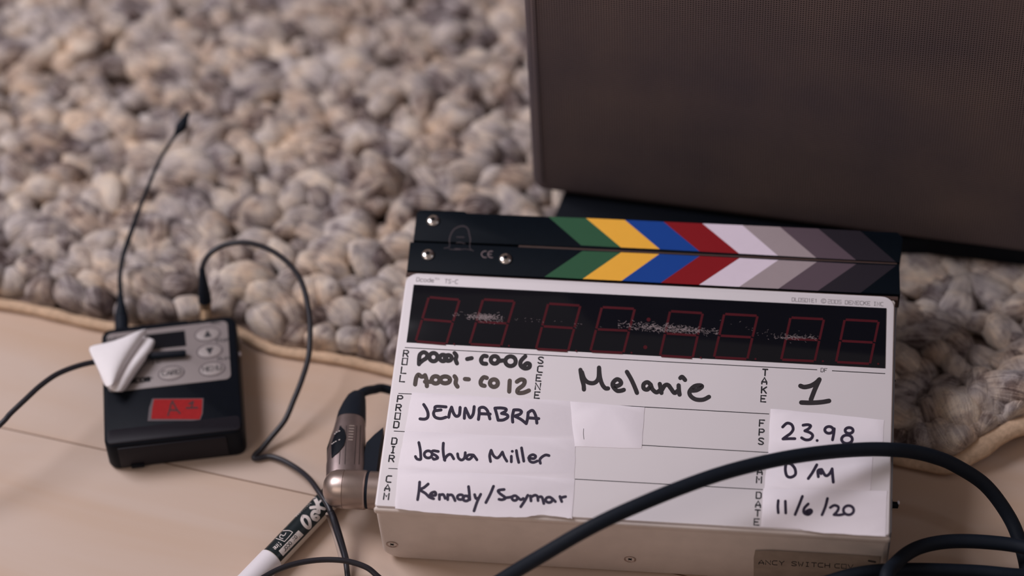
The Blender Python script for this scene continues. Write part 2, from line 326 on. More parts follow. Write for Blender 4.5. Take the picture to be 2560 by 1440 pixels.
# ------------------------------------------------------------------ floor
o = MB().box((-2200, -2200, -20), (2200, 2200, 0)).build('floor', M['floor'], smooth=False); o['kind'] = 'structure'
o = MB().box((-2200, 2200, -20), (2200, 2300, 2500)).build('wall_back', mat('warm_wall_paint', (.42, .36, .32, 1), .8), smooth=False); o['kind'] = 'structure'
o = MB().box((-2200, 2184, 0), (2200, 2200, 90), bev=3, seg=2).build('baseboard_back', M['white'], smooth=False); o['kind'] = 'structure'

# ------------------------------------------------------------------ rug
E1, E2 = ray(0, 760, 0), ray(2400, 1170, 0)
def edge_y(x):
    y = E1.y + (E2.y - E1.y) * (x - E1.x) / (E2.x - E1.x)
    y += 1.2 * math.sin(x * .031) + .8 * math.sin(x * .083 + 1)
    y += 9.5 * math.exp(-((x + 201) / 17) ** 2)                 # pushed back by the transmitter
    if x > 138: y += 44 * (1 - math.exp(-((x - 138) / 36) ** 1.3))
    return y
rug = thing('rug', 'thick beige and grey wool loop rug under the clapperboard and the dark box', 'rug')
OT_A, OT_B = ray(1326, 478, 25), ray(2560, 637, 25)
ax_ = (OT_B - OT_A).normalized(); ay_ = Vector((-ax_.y, ax_.x, 0)); OT_ANG = math.atan2(ax_.y, ax_.x)
def in_base(x, y):
    d = Vector((x, y, 0)) - Vector((OT_A.x, OT_A.y, 0)); u, v = d.dot(ax_), d.dot(ay_)
    return 8 < u < 430 and -18 < v < 300
TXC = Vector((-216.4, 80.1, 0)); TXA = math.radians(12.4); TXW, TXH, TXT = 62.6, 69.8, 18.0
random.seed(4)
def ellipsoid(nu=12, nv=8):
    vs = [(-1, 0, 0)]; par = [(0, 0)]
    for i in range(1, nu):
        a = math.pi * i / nu
        for j in range(nv):
            t = 2 * math.pi * j / nv; vs.append((-math.cos(a), math.sin(a) * math.cos(t), math.sin(a) * math.sin(t))); par.append((i / nu, j / nv))
    vs.append((1, 0, 0)); par.append((1, 0)); fs = [[0, 1 + (j + 1) % nv, 1 + j] for j in range(nv)]
    for i in range(nu - 2):
        for j in range(nv): fs.append([1 + i * nv + j, 1 + i * nv + (j + 1) % nv, 1 + (i + 1) * nv + (j + 1) % nv, 1 + (i + 1) * nv + j])
    L = 1 + (nu - 2) * nv; fs += [[len(vs) - 1, L + j, L + (j + 1) % nv] for j in range(nv)]
    return np.array(vs), fs, np.array(par)
EV, EF, EP = ellipsoid(14, 14)
V = []; F = []; T_ = []; AL = []; AR = []; cnt = 0
rowdir = math.atan2(E2.y - E1.y, E2.x - E1.x)
PX, PY = 13.9, 9.8
spots = [(r, c * PX + (PX / 2 if r % 2 else 0), None) for r in range(0, 57) for c in range(-40, 35)]
spots += [(1, x_, o_) for o_ in (7.5, 14, 21) for x_ in range(136, 196, 8)]   # fill the curled corner
for r, xb, oy in spots:
    for _ in (0,):
        x = xb + random.gauss(0, 1.5)
        y = edge_y(x) + (oy + 2 if oy else 8.0 + r * PY) + random.gauss(0, 1.3) + (1.5 if r else 0)
        if x < -540 or x > 470: continue
        sc = random.uniform(.74, 1.34)
        if r < 3: sc *= 1.08
        a, bb, cc = 11.2 * sc * random.uniform(.8, 1.25), 6.8 * sc, 6.1 * sc * random.uniform(.85, 1.15)
        ang = math.radians(random.gauss(-34 if (r % 3) else -6, 28)); til = math.radians(random.gauss(0, 16))
        if r == 0: ang = math.radians(random.gauss(-80, 25)); a *= .85
        v = EV.copy()
        v[:, 1] *= 1 + .22 * v[:, 0]; v[:, 2] *= 1 + .22 * v[:, 0]          # one end fuller, like an egg
        ph = [random.random() * 6.28 for _ in range(4)]
        dn = 1 + .07 * np.sin(3.1 * v[:, 0] + 2.3 * v[:, 1] + ph[0]) + .06 * np.sin(4.2 * v[:, 1] - 2.1 * v[:, 2] + ph[1]) + .05 * np.sin(5.3 * v[:, 2] + 3.7 * v[:, 0] + ph[2])
        v = v * dn[:, None] * (a, bb, cc)
        v[:, 2] += .16 * (a - v[:, 0] ** 2 / a) - .9
        ct, st = math.cos(til), math.sin(til); x1 = v[:, 0] * ct - v[:, 2] * st; z1 = v[:, 0] * st + v[:, 2] * ct
        ca, sa = math.cos(ang), math.sin(ang); X = x + x1 * ca - v[:, 1] * sa; Y = y + x1 * sa + v[:, 1] * ca
        Z = (6.4 if r else 5.6) + random.gauss(0, 1.6) + z1
        Z = Z + (7.0 * max(0, min(1, (X.mean() - 128) / 30)) * max(0, 1 - r / 6))
        b0 = cnt; V.append(np.c_[X, Y, Z]); F += [[b0 + i for i in f] for f in EF]; cnt += len(X)
        T_.append(np.full(len(X), random.betavariate(2.4, 2.0))); AL.append(EP[:, 0] + random.random() * 9 + .25 * EP[:, 1])
        th = 2 * np.pi * EP[:, 1]; AR.append(np.abs(((EP[:, 1] * 2) % 2) - 1) + .35 * EP[:, 0] + random.random() * 9)
V = np.concatenate(V); X, Y, Z = V.T
# wool squeezed under a load: the board, the dark box, and beside the transmitter
lim = np.full(len(X), 99.); g_ = (np.abs(X) < 121) & (Y > 0) & (Y < 172); lim[g_] = Y[g_] * ST / CT - .6
du, dw = X - OT_A.x, Y - OT_A.y; u_, v_ = du * ax_.x + dw * ax_.y, du * ay_.x + dw * ay_.y
g_ = (u_ > 6) & (u_ < 440) & (v_ > -18) & (v_ < 340); lim[g_] = 12.6
Z = np.maximum(Z, .8); Z = np.where(Z > lim - 2, lim - 2 + 2 * (1 - np.exp(-np.maximum(Z - lim + 2, 0) / 3)), Z); Z = np.maximum(np.minimum(Z, lim), .3)
du, dw = X - TXC.x, Y - TXC.y; ca_, sa_ = math.cos(TXA), math.sin(TXA); lx, ly = du * ca_ + dw * sa_, -du * sa_ + dw * ca_
for xa_ in (-22.5, 15.5): g_ = (np.abs(lx - xa_) < 5.5) & (ly > TXH / 2 - 3) & (ly < TXH / 2 + 30); Z = np.where(g_, np.minimum(Z, 6.5 + np.maximum(ly - TXH / 2, 0) * .28), Z)
g_ = (np.abs(lx) < TXW / 2 + 1) & (ly < TXH / 2 + 2.2); ly = np.where(g_, TXH / 2 + 2.2, ly); X, Y = TXC.x + lx * ca_ - ly * sa_, TXC.y + lx * sa_ + ly * ca_
ev = np.array([edge_y(q_) for q_ in np.arange(-600, 520, 2.)]); ed = np.interp(X, np.arange(-600, 520, 2.), ev) + .2; Y = np.where(Y < ed + 2, ed + 2 * np.exp(np.minimum(Y - ed - 2, 0) / 4), Y)
mb = MB(); mb.v = np.c_[X, Y, Z].tolist(); mb.f = F; mb.m = [0] * len(F)
FZ = MB(); fz_t = []; fz_a = []; fz_r = []; rf = random.Random(12); VV = np.c_[X, Y, Z]; npn = len(EV)
for b0 in range(0, len(VV), npn):
    cx, cy = VV[b0:b0 + npn, 0].mean(), VV[b0:b0 + npn, 1].mean()
    if not (-330 < cx < 215 and cy < edge_y(cx) + 95) or (abs(cx) < 128 and cy < 180) or in_base(cx, cy + 6) or in_base(cx, cy): continue
    c_ = VV[b0:b0 + npn].mean(0); tone = rf.betavariate(2.4, 1.6)
    for q_ in range(7 if cx > 95 else 3):
        i0 = rf.randrange(2, 12); j0 = rf.randrange(14); di = rf.choice((-1, 0, 1)); pts_ = []
        for k_ in range(5):
            ii = min(13, max(1, i0 + (di * k_) // 2)); jj = (j0 + k_) % 14; p_ = VV[b0 + 1 + (ii - 1) * 14 + jj]
            pts_.append(c_ + (p_ - c_) * (1.0 + .02 + .055 * math.sin(k_ / 4 * math.pi) * rf.random() * 2) + np.array([rf.gauss(0, .25) for _ in range(3)]))
        if min(p_[2] for p_ in pts_) < 2: continue
        n0 = len(FZ.v); FZ.tube(pts_, rf.uniform(.045, .09), n=3, sub=3); m_ = len(FZ.v) - n0
        fz_t += [tone] * m_; fz_a += [rf.random() * 9] * m_; fz_r += [rf.random() * 9] * m_
o = FZ.build('fuzz', M['wool'], rug, attrs={'tone': fz_t, 'along': fz_a, 'around': fz_r}, sharp=180); o['kind'] = 'stuff'
o = mb.build('pile', M['wool'], rug, attrs={'tone': np.concatenate(T_).tolist(), 'along': np.concatenate(AL).tolist(), 'around': np.concatenate(AR).tolist()}, sharp=180); o['kind'] = 'stuff'
mb = MB(); xs = [x for x in range(-545, 481, 5)]
n = len(xs); vs = [(x, edge_y(x) + 1, z) for z in (.2, 2.6) for x in xs] + [(x, edge_y(x) + 560, z) for z in (.2, 2.6) for x in xs]
fs = []
for i in range(n - 1): fs += [[n + i, n + i + 1, 3 * n + i + 1, 3 * n + i], [i, i + 1, n + i + 1, n + i][::1], [i + 1, i, 2 * n + i, 2 * n + i + 1], [3 * n + i, 3 * n + i + 1, 2 * n + i + 1, 2 * n + i]]
mb.add(vs, fs); mb.build('backing', M['backing'], rug)
pts = [(x, edge_y(x) - 2.2, 2.2 if x < 128 else 2.2 + min(8.0, (x - 128) * .25)) for x in range(-545, 481, 6)]
rr = [2.6 if p[0] < 110 else 2.6 + min(2.4, (p[0] - 110) * .06) for p in pts]
rb = random.Random(2); rr = [q * rb.uniform(.92, 1.1) for q in rr]
pts = [(p[0], p[1], max(p[2], q * .88)) for p, q in zip(pts, rr)]
if True:
    mb = MB(); mb.tube(pts, rr, n=12, sub=3, squash=.8); mb.build('edge_binding', M['binding'], rug)

# ------------------------------------------------------------------ dark cloth covered box
ott = thing('ottoman', 'dark brown woven cloth covered box standing on the rug behind the clapperboard', 'ottoman', (OT_A.x, OT_A.y, 13), (0, 0, OT_ANG))
ott['category'] = 'ottoman'
mb = MB().box((0, 0, 10.5), (430, 330, 390), bev=7, seg=5); mb.build('cloth_body', M['cloth'], ott)
mb = MB().prism([(14, -14), (95, -12), (190, 4), (430, 8), (430, 310), (40, 310)], 0, 10.6, bev=1.2); mb.build('base', M['black'], ott)
# cover seam down the corner
mb = MB().tube([(6.2, -.15, 20), (6.2, -.15, 120), (6.2, -.15, 250), (6.2, -.15, 380)], .45, n=8, smooth=False); mb.build('seam', M['cloth'], ott)

# ------------------------------------------------------------------ clapperboard
cl = thing('clapperboard', 'white digital film clapperboard with handwritten labels and coloured clapper sticks', 'clapperboard', (0, 0, 0), (TILT, 0, 0))
mb = MB()
body = rrect(-WF / 2, 0, WF / 2, DEP - 1.2, 7, 6)      # outline seen from the bottom end, x-z
vs_ = rrect(-WF / 2, 0, WF / 2, 92, 9, 7)
def casefn(x, z, y): return (x, y, z)
half = [(x, z) for x, z in rrect(-WF / 2, 0, WF / 2, DEP - 1.0, 7.5, 7)]
poly = []
for x, z in half:
    if z > (DEP - 1) / 2:                               # only the back edges are rounded, the front stays crisp
        poly.append((math.copysign(WF / 2, x) if abs(x) > WF / 2 - 7.5 else x, DEP - 1.0) if z > DEP - 8.5 else (x, z))
    else: poly.append((x, z))
q = [];
for p in poly:
    if not q or (abs(p[0] - q[-1][0]) + abs(p[1] - q[-1][1])) > 1e-4: q.append(p)
if abs(q[0][0] - q[-1][0]) + abs(q[0][1] - q[-1][1]) < 1e-4: q.pop()
rings = []
for yy, ins in ((0.0, 2.2), (.35, 1.2), (1.0, .45), (2.2, 0), (HF - 2, 0), (HF - .6, .6), (HF, 1.6)):
    rings.append([(x * (1 - ins / (WF / 2)), yy, DEP / 2 + (z - DEP / 2) * (1 - ins / (DEP / 2))) for x, z in q])
mb.loft(rings); mb.build('case', M['paint'], cl, sharp=40)
MB().box((-WF / 2 - .3, -1.0, DEP - 4.2), (WF / 2 + .3, 1.2, DEP - .4), bev=1.2, seg=4).build('front_lip', M['paint'], cl)
# bright side rail seen on the right
mb = MB().box((WF / 2 - .2, 3, 14), (WF / 2 + .8, HF - 4, DEP - 1.5), bev=.3, seg=2); mb.build('side_rail', M['sideplate'], cl)
mb = MB(); p = sl(2236, 952, WF / 2 + .8, 0); mb.lathe((p.x, p.y, p.z), (1, 0, 0), [(0, .5), (.4, .5), (.5, .1)], 10); mb.build('rivet', M['black'], cl)
mb = MB(); mb.lathe((WF / 2, 24.5, 30), (1, 0, 0), [(0, 2.6), (1.5, 2.6), (1.7, 1.5), (4.0, 1.4), (4.3, .6)], 16); mb.build('side_switch', [M['black']], cl)
mb = MB(); mb.lathe((WF / 2 + 3.9, 25.2, 31), (1, .1, .3), [(0, .9), (.6, .9), (.8, .2)], 12); mb.build('switch_tip', [M['pearl']], cl)

ZP = DEP + .9                                            # top of the white plate
plate = MB().prism([p for p in rrect(-WF / 2 + .35, .5, WF / 2 - .35, HF - .2, 5.5) if p[1] > 60] + [(-WF / 2 + .35, 1.3), (-WF / 2 + 1.1, .5), (WF / 2 - 1.1, .5), (WF / 2 - .35, 1.3)], DEP - 1.3, ZP, bev=.5).build('face_plate', M['white'], cl)
class F_:                                                # ink layers: overlapping pen strokes lie a hair above one another
    def __init__(s, h=0.0): s.h = ZP + h; s.k = 0
    def step(s): s.k = (s.k + 1) % 14
    def __call__(s, x, y): return tuple(sl(x, y, s.h + s.k * .003))
def FP(px, py, h=0): return tuple(sl(px, py, ZP + h))
def poly_px(mb, pts, h, th, mi=0, bev=0):
    mb.prism([tuple(sl(x, y, ZP + h)[:2]) for x, y in pts][::-1], ZP + h - th, ZP + h, mi, bev); return mb
disp = poly_px(MB(), [(1034, 711), (2216, 770), (2213, 920), (1016, 855)], .35, 1.0, bev=.15).build('display', M['window'], plate)
segs_h = .40
DIG = [(1072, 743, 1149, 749.6, 1039, 853), (1207.7, 748.6, 1286.5, 753, 1174, 860), (1370.5, 759, 1451, 764, 1340, 872), (1504.6, 768, 1587, 772, 1476, 878),
       (1675.3, 778, 1757, 783, 1650, 889), (1810.7, 785, 1894, 789.5, 1785, 893), (1976.3, 794, 2060, 798, 1953, 899), (2111.8, 799, 2196.6, 803.5, 2090, 905)]
for i, (x0, y0, x1, y1, x2, y2) in enumerate(DIG):
    A = Vector((x0, y0)); B = Vector((x1, y1)) - A; C = Vector((x2, y2)) - A; mb = MB()
    def at_(u, v): p = A + B * u + C * v; return (p.x, p.y)
    for a_, b_ in (((.03, 0), (.97, 0)), ((.05, .5), (.95, .5)), ((.03, 1), (.97, 1)), ((0, .01), (0, .485)), ((0, .515), (0, .99)), ((1, .01), (1, .485)), ((1, .515), (1, .99))):
        mb.ribbon([at_(*a_), at_(*b_)], 6.0, F_(segs_h), smooth=False, caps=0)
    if i % 2 == 1 or i in (0, 2, 4, 6): mb.ribbon([at_(1.24, .99)], 5, F_(segs_h))
    mb.build('digit', M['segment'], disp)
mb = MB()
for x, y in ((1621, 799), (1613, 868)): mb.ribbon([(x, y)], 10, F_(segs_h))
mb.build('colon', M['segment'], disp)
# rubbed scuffs on the window
mb = MB(); rs = random.Random(9)
def scuff(x0, y0, x1, y1, sp_, n_, wd=2.0, ln=12):
    for _ in range(n_):
        t = min(1, max(0, rs.gauss(.5, .26))); x = x0 + (x1 - x0) * t; y = y0 + (y1 - y0) * t + rs.gauss(0, sp_)
        a = rs.gauss(.05, .5); l = rs.uniform(2, ln)
        mb.ribbon([(x, y), (x + l * math.cos(a) * .5, y + l * math.sin(a) * .5 + rs.gauss(0, .8)), (x + l * math.cos(a), y + l * math.sin(a))], rs.uniform(.3, wd * .55), F_(.44 + rs.random() * .02), caps=0)
scuff(1168, 790, 1252, 797, 4.6, 230, 2.0, 8); scuff(1545, 812, 1720, 826, 4.5, 260, 1.7, 8); scuff(1640, 820, 1790, 828, 5, 190, 1.7, 8); scuff(1935, 842, 2045, 845, 3, 110, 1.5, 7)
scuff(1130, 785, 1500, 815, 5, 30, 1.2, 5); scuff(1800, 815, 2060, 850, 8, 26, 1.0, 5); scuff(1125, 790, 1150, 783, 3, 8, 1.4, 10)
mb.build('scuff_marks', M['scuff'], disp)

lines = MB()
def ln(a, b_, wd=1.9): lines.ribbon([a, b_], wd, F_(.03), smooth=False, caps=0)
ln((1012, 868.7), (1660, 904.3)); ln((1660, 904.3), (2043, 924.3)); ln((2080, 926.8), (2213, 934))
ln((996, 983.5), (1030, 985)); ln((1040, 986), (1430, 1007.5), 1.2); ln((1430, 1007.3), (1923, 1035)); ln((984.6, 1077.6), (1012, 1079)); ln((1600, 1112.7), (1925.5, 1131.5)); ln((971, 1171), (994, 1172)); ln((1436, 1197.7), (1907.5, 1224))
lines.build('ruled_lines', M['ink'], plate)
COLS = {'roll_lettering': [('R', 1014.7, 883.8), ('O', 1011.9, 903.6), ('L', 1009.4, 925.6), ('L', 1006, 946.5)],
        'production_lettering': [('P', 1000, 997), ('R', 996.4, 1018.9), ('O', 994, 1040.3), ('D', 990.9, 1061.7)],
        'director_lettering': [('D', 985.7, 1102.9), ('I', 982.6, 1124.3), ('R', 979, 1146.3)],
        'camera_lettering': [('C', 972, 1197.6), ('A', 968.5, 1219.5), ('M', 965.8, 1241)],
        'scene_lettering': [('S', 1351.8, 900.7), ('C', 1350.2, 922.9), ('E', 1346.8, 944.8), ('N', 1344.7, 966), ('E', 1342.7, 987.8)],
        'take_lettering': [('T', 1912.8, 931.1), ('A', 1910.9, 952.3), ('K', 1909.9, 974.9), ('E', 1908.4, 996.8)],
        'speed_lettering': [('F', 1904.8, 1058), ('P', 1904, 1080.6), ('S', 1902.6, 1103.2)],
        'film_lettering': [('A', 1899.5, 1178.5), ('M', 1897.6, 1199.4)],
        'date_lettering': [('D', 1896.8, 1238.4), ('A', 1895.3, 1260.6), ('T', 1894, 1282.7), ('E', 1891.5, 1305)]}
for nm, L in COLS.items():
    mb = MB()
    for ch, x, y in L:
        lean = -.135 + (x - 1000) / 1230 * .115
        up = Vector((-lean * 15.4, -15.4)); c = Vector((x, y)) - up / 2 - Vector((6.0, .35))
        wdth = 12.0
        text(mb, ch, c, c + Vector((wdth, .7)), up, F_(.03), 3.7, gap=0)
    mb.build(nm, M['ink'], plate)
mb = MB(); text(mb, 'DF', (2052, 929.5), (2067, 930.3), (.5, -9), F_(.03), 1.4); mb.build('frame_mark_lettering', M['ink'], plate)
mb = MB(); text(mb, 'Dcode', (1041, 703.2), (1084, 705.4), (1, -9.5), F_(.03), 1.5); text(mb, 'TM', (1087, 699.5), (1097, 700), (.5, -4.5), F_(.03), .9)
text(mb, 'TS-C', (1112, 707.6), (1144, 709.2), (1, -9.5), F_(.03), 1.5); mb.build('model_lettering', M['greyink'], plate)
mb = MB(); text(mb, 'DL0501E1', (1980, 753.2), (2043, 756.6), (.2, -9), F_(.03), 1.3)
mb.ribbon(circ(2059, 752.5, 6, 5.4), 1.3, F_(.03)); text(mb, 'C', (2056.5, 755.2), (2061.5, 755.4), (0, -5), F_(.03), 1.1, gap=0)
text(mb, '2005', (2070, 758), (2103, 759.8), (.2, -9), F_(.03), 1.3); text(mb, 'DENECKE', (2113, 760.3), (2175, 763.2), (.2, -9), F_(.03), 1.5); text(mb, 'INC', (2184, 763.8), (2208, 765), (.2, -9), F_(.03), 1.3)
mb.build('maker_lettering', M['greyink'], plate)

def strokes(mb, ox, oy, k, L, wd, h=.03, extra=None):
    fn = F_(h)
    for st in L: mb.ribbon([(ox + x / k, oy + y / k) for x, y in st], wd, fn)
    return mb
strokes(MB(), 1020, 860, 7.314, [[(200, 370), (205, 250), (225, 185), (290, 150), (350, 190), (335, 255), (270, 300), (210, 350)], circ(465, 240, 75, 75), circ(640, 255, 62, 58), circ(735, 255, 62, 52),
    [(850, 165), (885, 215), (870, 285), (895, 355)], [(1080, 275), (1165, 258)], [(1440, 225), (1380, 220), (1335, 285), (1360, 350), (1430, 362)], circ(1585, 290, 72, 68), [(1640, 320), (1700, 305), (1770, 300)], circ(1875, 315, 95, 88),
    [(2145, 225), (2065, 310), (2060, 395), (2135, 448), (2215, 428), (2225, 370), (2175, 352), (2120, 395)]], 10.6).build('roll_handwriting', M['dry'], plate)
strokes(MB(), 1020, 860, 7.314, [[(130, 740), (150, 620), (190, 560), (240, 595), (290, 590)], [(310, 570), (335, 650), (345, 770)], [(310, 690), (430, 690)], circ(505, 655, 72, 66), circ(680, 655, 88, 62), [(850, 590), (880, 640), (870, 720), (905, 780)],
    [(1040, 640), (1110, 645)], [(1440, 620), (1380, 610), (1330, 680), (1340, 745), (1400, 765)], circ(1570, 715, 72, 68), [(1860, 670), (1850, 870)], [(1990, 690), (2060, 650), (2130, 670), (2110, 750), (2010, 830), (2010, 890), (2110, 890), (2210, 850)]], 10.8).build('second_roll_handwriting', M['faded'], plate)
strokes(MB(), 1430, 900, 7.111, [[(150, 175), (175, 330), (205, 440), (212, 525)], [(175, 215), (215, 330), (290, 400), (400, 405), (470, 320), (480, 135)], [(480, 135), (495, 300), (535, 430), (590, 500), (640, 505)],
    [(720, 445), (800, 462), (870, 420), (850, 362), (790, 345), (725, 410), (735, 480), (800, 545), (870, 545), (920, 530)], [(975, 210), (1050, 340), (1110, 470), (1155, 585)],
    [(1400, 440), (1340, 395), (1275, 430), (1275, 505), (1340, 525), (1390, 470), (1395, 430), (1430, 520), (1500, 575), (1560, 540)], [(1560, 425), (1575, 500), (1590, 585)], [(1590, 545), (1650, 452), (1710, 447), (1760, 510), (1820, 585), (1875, 550)],
    [(1895, 450), (1900, 540), (1912, 615)], [(1925, 320), (1960, 300), (2010, 355)], [(2120, 545), (2220, 535), (2310, 475), (2270, 450), (2170, 470), (2090, 560), (2110, 640), (2200, 700), (2330, 705), (2435, 655)]], 10.8).build('scene_handwriting', M['dry'], plate)
strokes(MB(), 1880, 910, 6.858, [[(830, 375), (900, 395), (1010, 372), (1100, 320), (1155, 265)], [(1155, 265), (1080, 430), (1010, 610)], [(845, 660), (1000, 665), (1180, 655), (1320, 632)]], 11.6).build('take_handwriting', M['dry'], plate)

def label(pts, h, th=.30):
    h *= .4; th *= .45
    mb = MB(); poly = []
    rs2 = random.Random(int(pts[0][0]))
    for i, p in enumerate(pts):                          # hand-cut edges
        q_ = pts[(i + 1) % len(pts)]; n_ = 6
        for k in range(n_):
            t = k / n_; poly.append((p[0] + (q_[0] - p[0]) * t + (rs2.gauss(0, .5) if k else 0), p[1] + (q_[1] - p[1]) * t + (rs2.gauss(0, .5) if k else 0)))
    return poly_px(mb, poly, h, th, bev=.05).build('label_tape', M['tape'], cl)
t = label([(1030, 981), (1440, 1004), (1460, 1104), (1012, 1080)], .28)
strokes(MB(), 1030, 990, 7.529, [[(220, 160), (270, 240), (300, 320), (295, 400), (240, 435), (150, 430)], [(640, 205), (450, 197), (430, 260), (405, 330), (440, 400), (540, 425), (640, 398)], [(450, 275), (545, 262)],
    [(690, 400), (710, 300), (745, 210)], [(745, 210), (780, 320), (830, 380), (890, 350), (905, 215)], [(985, 420), (990, 320), (1005, 230)], [(1005, 230), (1050, 330), (1095, 410), (1150, 340), (1170, 200)],
    [(1250, 440), (1265, 330), (1270, 232), (1350, 215), (1420, 280), (1465, 430)], [(1270, 332), (1470, 340)], [(1620, 450), (1590, 330), (1560, 228)], [(1560, 228), (1680, 225), (1770, 245), (1755, 290), (1685, 328)], [(1685, 328), (1785, 352), (1800, 400), (1720, 450), (1620, 455)],
    [(1895, 490), (1890, 380), (1915, 262)], [(1915, 262), (2010, 262), (2060, 292), (2030, 342), (1930, 378)], [(1930, 378), (2050, 440), (2150, 520)], [(2150, 520), (2175, 420), (2185, 312)], [(2185, 312), (2270, 272), (2330, 380), (2350, 510)], [(2180, 410), (2385, 425)]], 7.7, .135).build('handwriting', M['pen'], t)
t = label([(1426, 1003.5), (1612, 1018), (1604, 1121), (1437, 1116)], .42, .42)
mb = MB(); mb.ribbon([(1459, 1072), (1458.5, 1085), (1460, 1098)], 1.6, F_(.19)); mb.build('pen_mark', M['greyink'], t)
t = label([(1012, 1077), (1440, 1098), (1436, 1200), (994, 1173)], .36, .36)
strokes(MB(), 1020, 1090, 6.737, [[(182, 110), (205, 220), (215, 340), (210, 395), (150, 385), (125, 345)], circ(340, 310, 66, 60), [(510, 260), (420, 250), (400, 290), (470, 330), (500, 370), (440, 392), (420, 378)], [(595, 120), (590, 220), (600, 330), (620, 410)], [(610, 400), (660, 330), (720, 310), (770, 385)],
    [(835, 300), (850, 370), (900, 405), (950, 370), (965, 280)], [(1095, 320), (1020, 320), (980, 370), (1030, 393), (1080, 350), (1100, 320), (1160, 400)], [(1390, 430), (1375, 330), (1400, 240)], [(1400, 240), (1440, 330), (1500, 370), (1550, 330), (1590, 270)], [(1590, 270), (1620, 350), (1665, 425)],
    [(1740, 340), (1740, 435)], [(1755, 258)], [(1825, 245), (1840, 340), (1865, 445)], [(1912, 200), (1930, 310), (1950, 425)], [(2030, 370), (2120, 380), (2150, 340), (2100, 315), (2040, 350), (2050, 420), (2110, 445), (2180, 420)], [(2230, 460), (2220, 400), (2260, 350), (2320, 320), (2375, 330)]], 7.2, .165).build('handwriting', M['pen'], t)
t = label([(995, 1171), (1437, 1197), (1430, 1297), (1400, 1292), (1352, 1287), (1310, 1293), (1240, 1293), (1150, 1287), (1060, 1280), (988, 1271)], .44, .44)
strokes(MB(), 1020, 1190, 6.244, [[(182, 95), (170, 240), (150, 370)], [(315, 125), (250, 180), (190, 215), (270, 270), (330, 330)], [(350, 302), (430, 300), (420, 250), (360, 270), (340, 330), (400, 355)], [(490, 365), (490, 290)], [(490, 300), (550, 290), (580, 350)], [(620, 370), (620, 290)], [(630, 300), (690, 300), (735, 385)],
    circ(820, 330, 50, 38), circ(905, 350, 48, 40), [(945, 165), (955, 250), (965, 370)], [(1040, 290), (1060, 350), (1095, 345)], [(1135, 285), (1080, 400), (1030, 545)], [(1335, 160), (1280, 290), (1215, 415)], [(1500, 210), (1410, 225), (1430, 270), (1520, 340), (1470, 370), (1420, 363)],
    [(1520, 340), (1600, 330), (1650, 312)], circ(1665, 345, 42, 38), [(1710, 330), (1760, 370), (1800, 350)], [(1870, 300), (1820, 390), (1760, 480)], [(1920, 390), (1910, 310)], [(1920, 330), (1980, 300), (2020, 320), (2030, 385)], [(2040, 330), (2090, 330), (2120, 430)], circ(2200, 372, 52, 42), [(2250, 350), (2300, 400)],
    [(2400, 400), (2370, 320)], [(2380, 340), (2460, 322)]], 7.4, .195).build('handwriting', M['pen'], t)
t = label([(1927, 1022), (2060, 1034), (2211, 1050), (2206, 1137), (1921, 1134)], .28)
strokes(MB(), 1880, 910, 6.858, [[(525, 1080), (600, 1015), (680, 1040), (705, 1120), (660, 1190), (590, 1240), (530, 1285)], [(530, 1285), (640, 1280), (735, 1280)], [(875, 1050), (950, 1040), (1005, 1060), (970, 1110), (905, 1145)], [(905, 1145), (1000, 1180), (1040, 1230), (1000, 1290), (920, 1300), (850, 1265)],
    [(1115, 1312)], circ(1320, 1130, 72, 58), [(1410, 1110), (1400, 1200), (1380, 1300)], circ(1665, 1140, 68, 50), circ(1628, 1290, 92, 72)], 7.4, .135).build('handwriting', M['pen'], t)
t = label([(1919, 1132), (2182, 1143), (2176, 1226), (1911, 1224)], .36, .36)
strokes(MB(), 1880, 1120, 6.545, [[(560, 240), (545, 350), (570, 455), (640, 478), (710, 430), (700, 335), (640, 265), (580, 250)], [(1060, 275), (990, 400), (920, 500)], [(1085, 470), (1080, 370), (1140, 350)], [(1140, 350), (1200, 450), (1260, 430), (1310, 350)], [(1310, 340), (1320, 460), (1330, 560)], [(1110, 370), (1130, 420)]], 7.6, .165).build('handwriting', M['pen'], t)
t = label([(1909, 1221), (2218, 1227), (2214, 1341), (2060, 1333), (1985, 1321), (1903, 1317)], .44, .44)
strokes(MB(), 1880, 1120, 6.545, [[(430, 860), (422, 960), (430, 1060)], [(545, 870), (552, 1065)], [(825, 790), (770, 930), (705, 1090)], [(920, 915), (855, 985), (850, 1060), (920, 1090), (975, 1045), (955, 1010), (890, 1035), (910, 1060), (940, 1045)], [(1235, 825), (1200, 960), (1145, 1095)],
    [(1280, 975), (1350, 938), (1415, 968), (1395, 1035), (1340, 1092)], [(1340, 1092), (1430, 1097), (1510, 1080)], circ(1580, 1018, 85, 75)], 7.2, .195).build('handwriting', M['pen'], t)

# clapper sticks
def xy(px, py): return tuple(sl(px, py, DEP)[:2])
ZS = DEP - .2; STK = 11.0
mb = MB().box((-106, 117, 6), (106, 121.2, DEP - 3.4), bev=.5, seg=2); mb.box((-109.2, 119.5, DEP - 14), (110.5, 121.6, DEP - .9), bev=.3, seg=1); mb.build('hinge_strip', M['brown'], cl)
low = MB().prism([(-109.0, 121.9), (-109.4, 137.6), (110.6, 138.35), (111.2, 122.2)][::-1], DEP - STK, ZS, bev=.45).build('lower_clapper_stick', M['stickblack'], cl)
upp = MB().prism([(-108.0, 138.4), (-108.2, 153.6), (-107, 155.3), (-104.8, 155.7), (-86.4, 155.9), (-85.2, 155.0), (109.6, 155.6), (112.0, 152.5), (110.8, 139.3), (-60, 138.9)][::-1], DEP - STK, ZS, bev=.45).build('upper_clapper_stick', M['stickblack'], cl)
mb = MB().box((-60, 137.6, DEP - 5), (109.5, 139.4, DEP - .75)); mb.build('stick_gap_strip', M['brown'], cl)
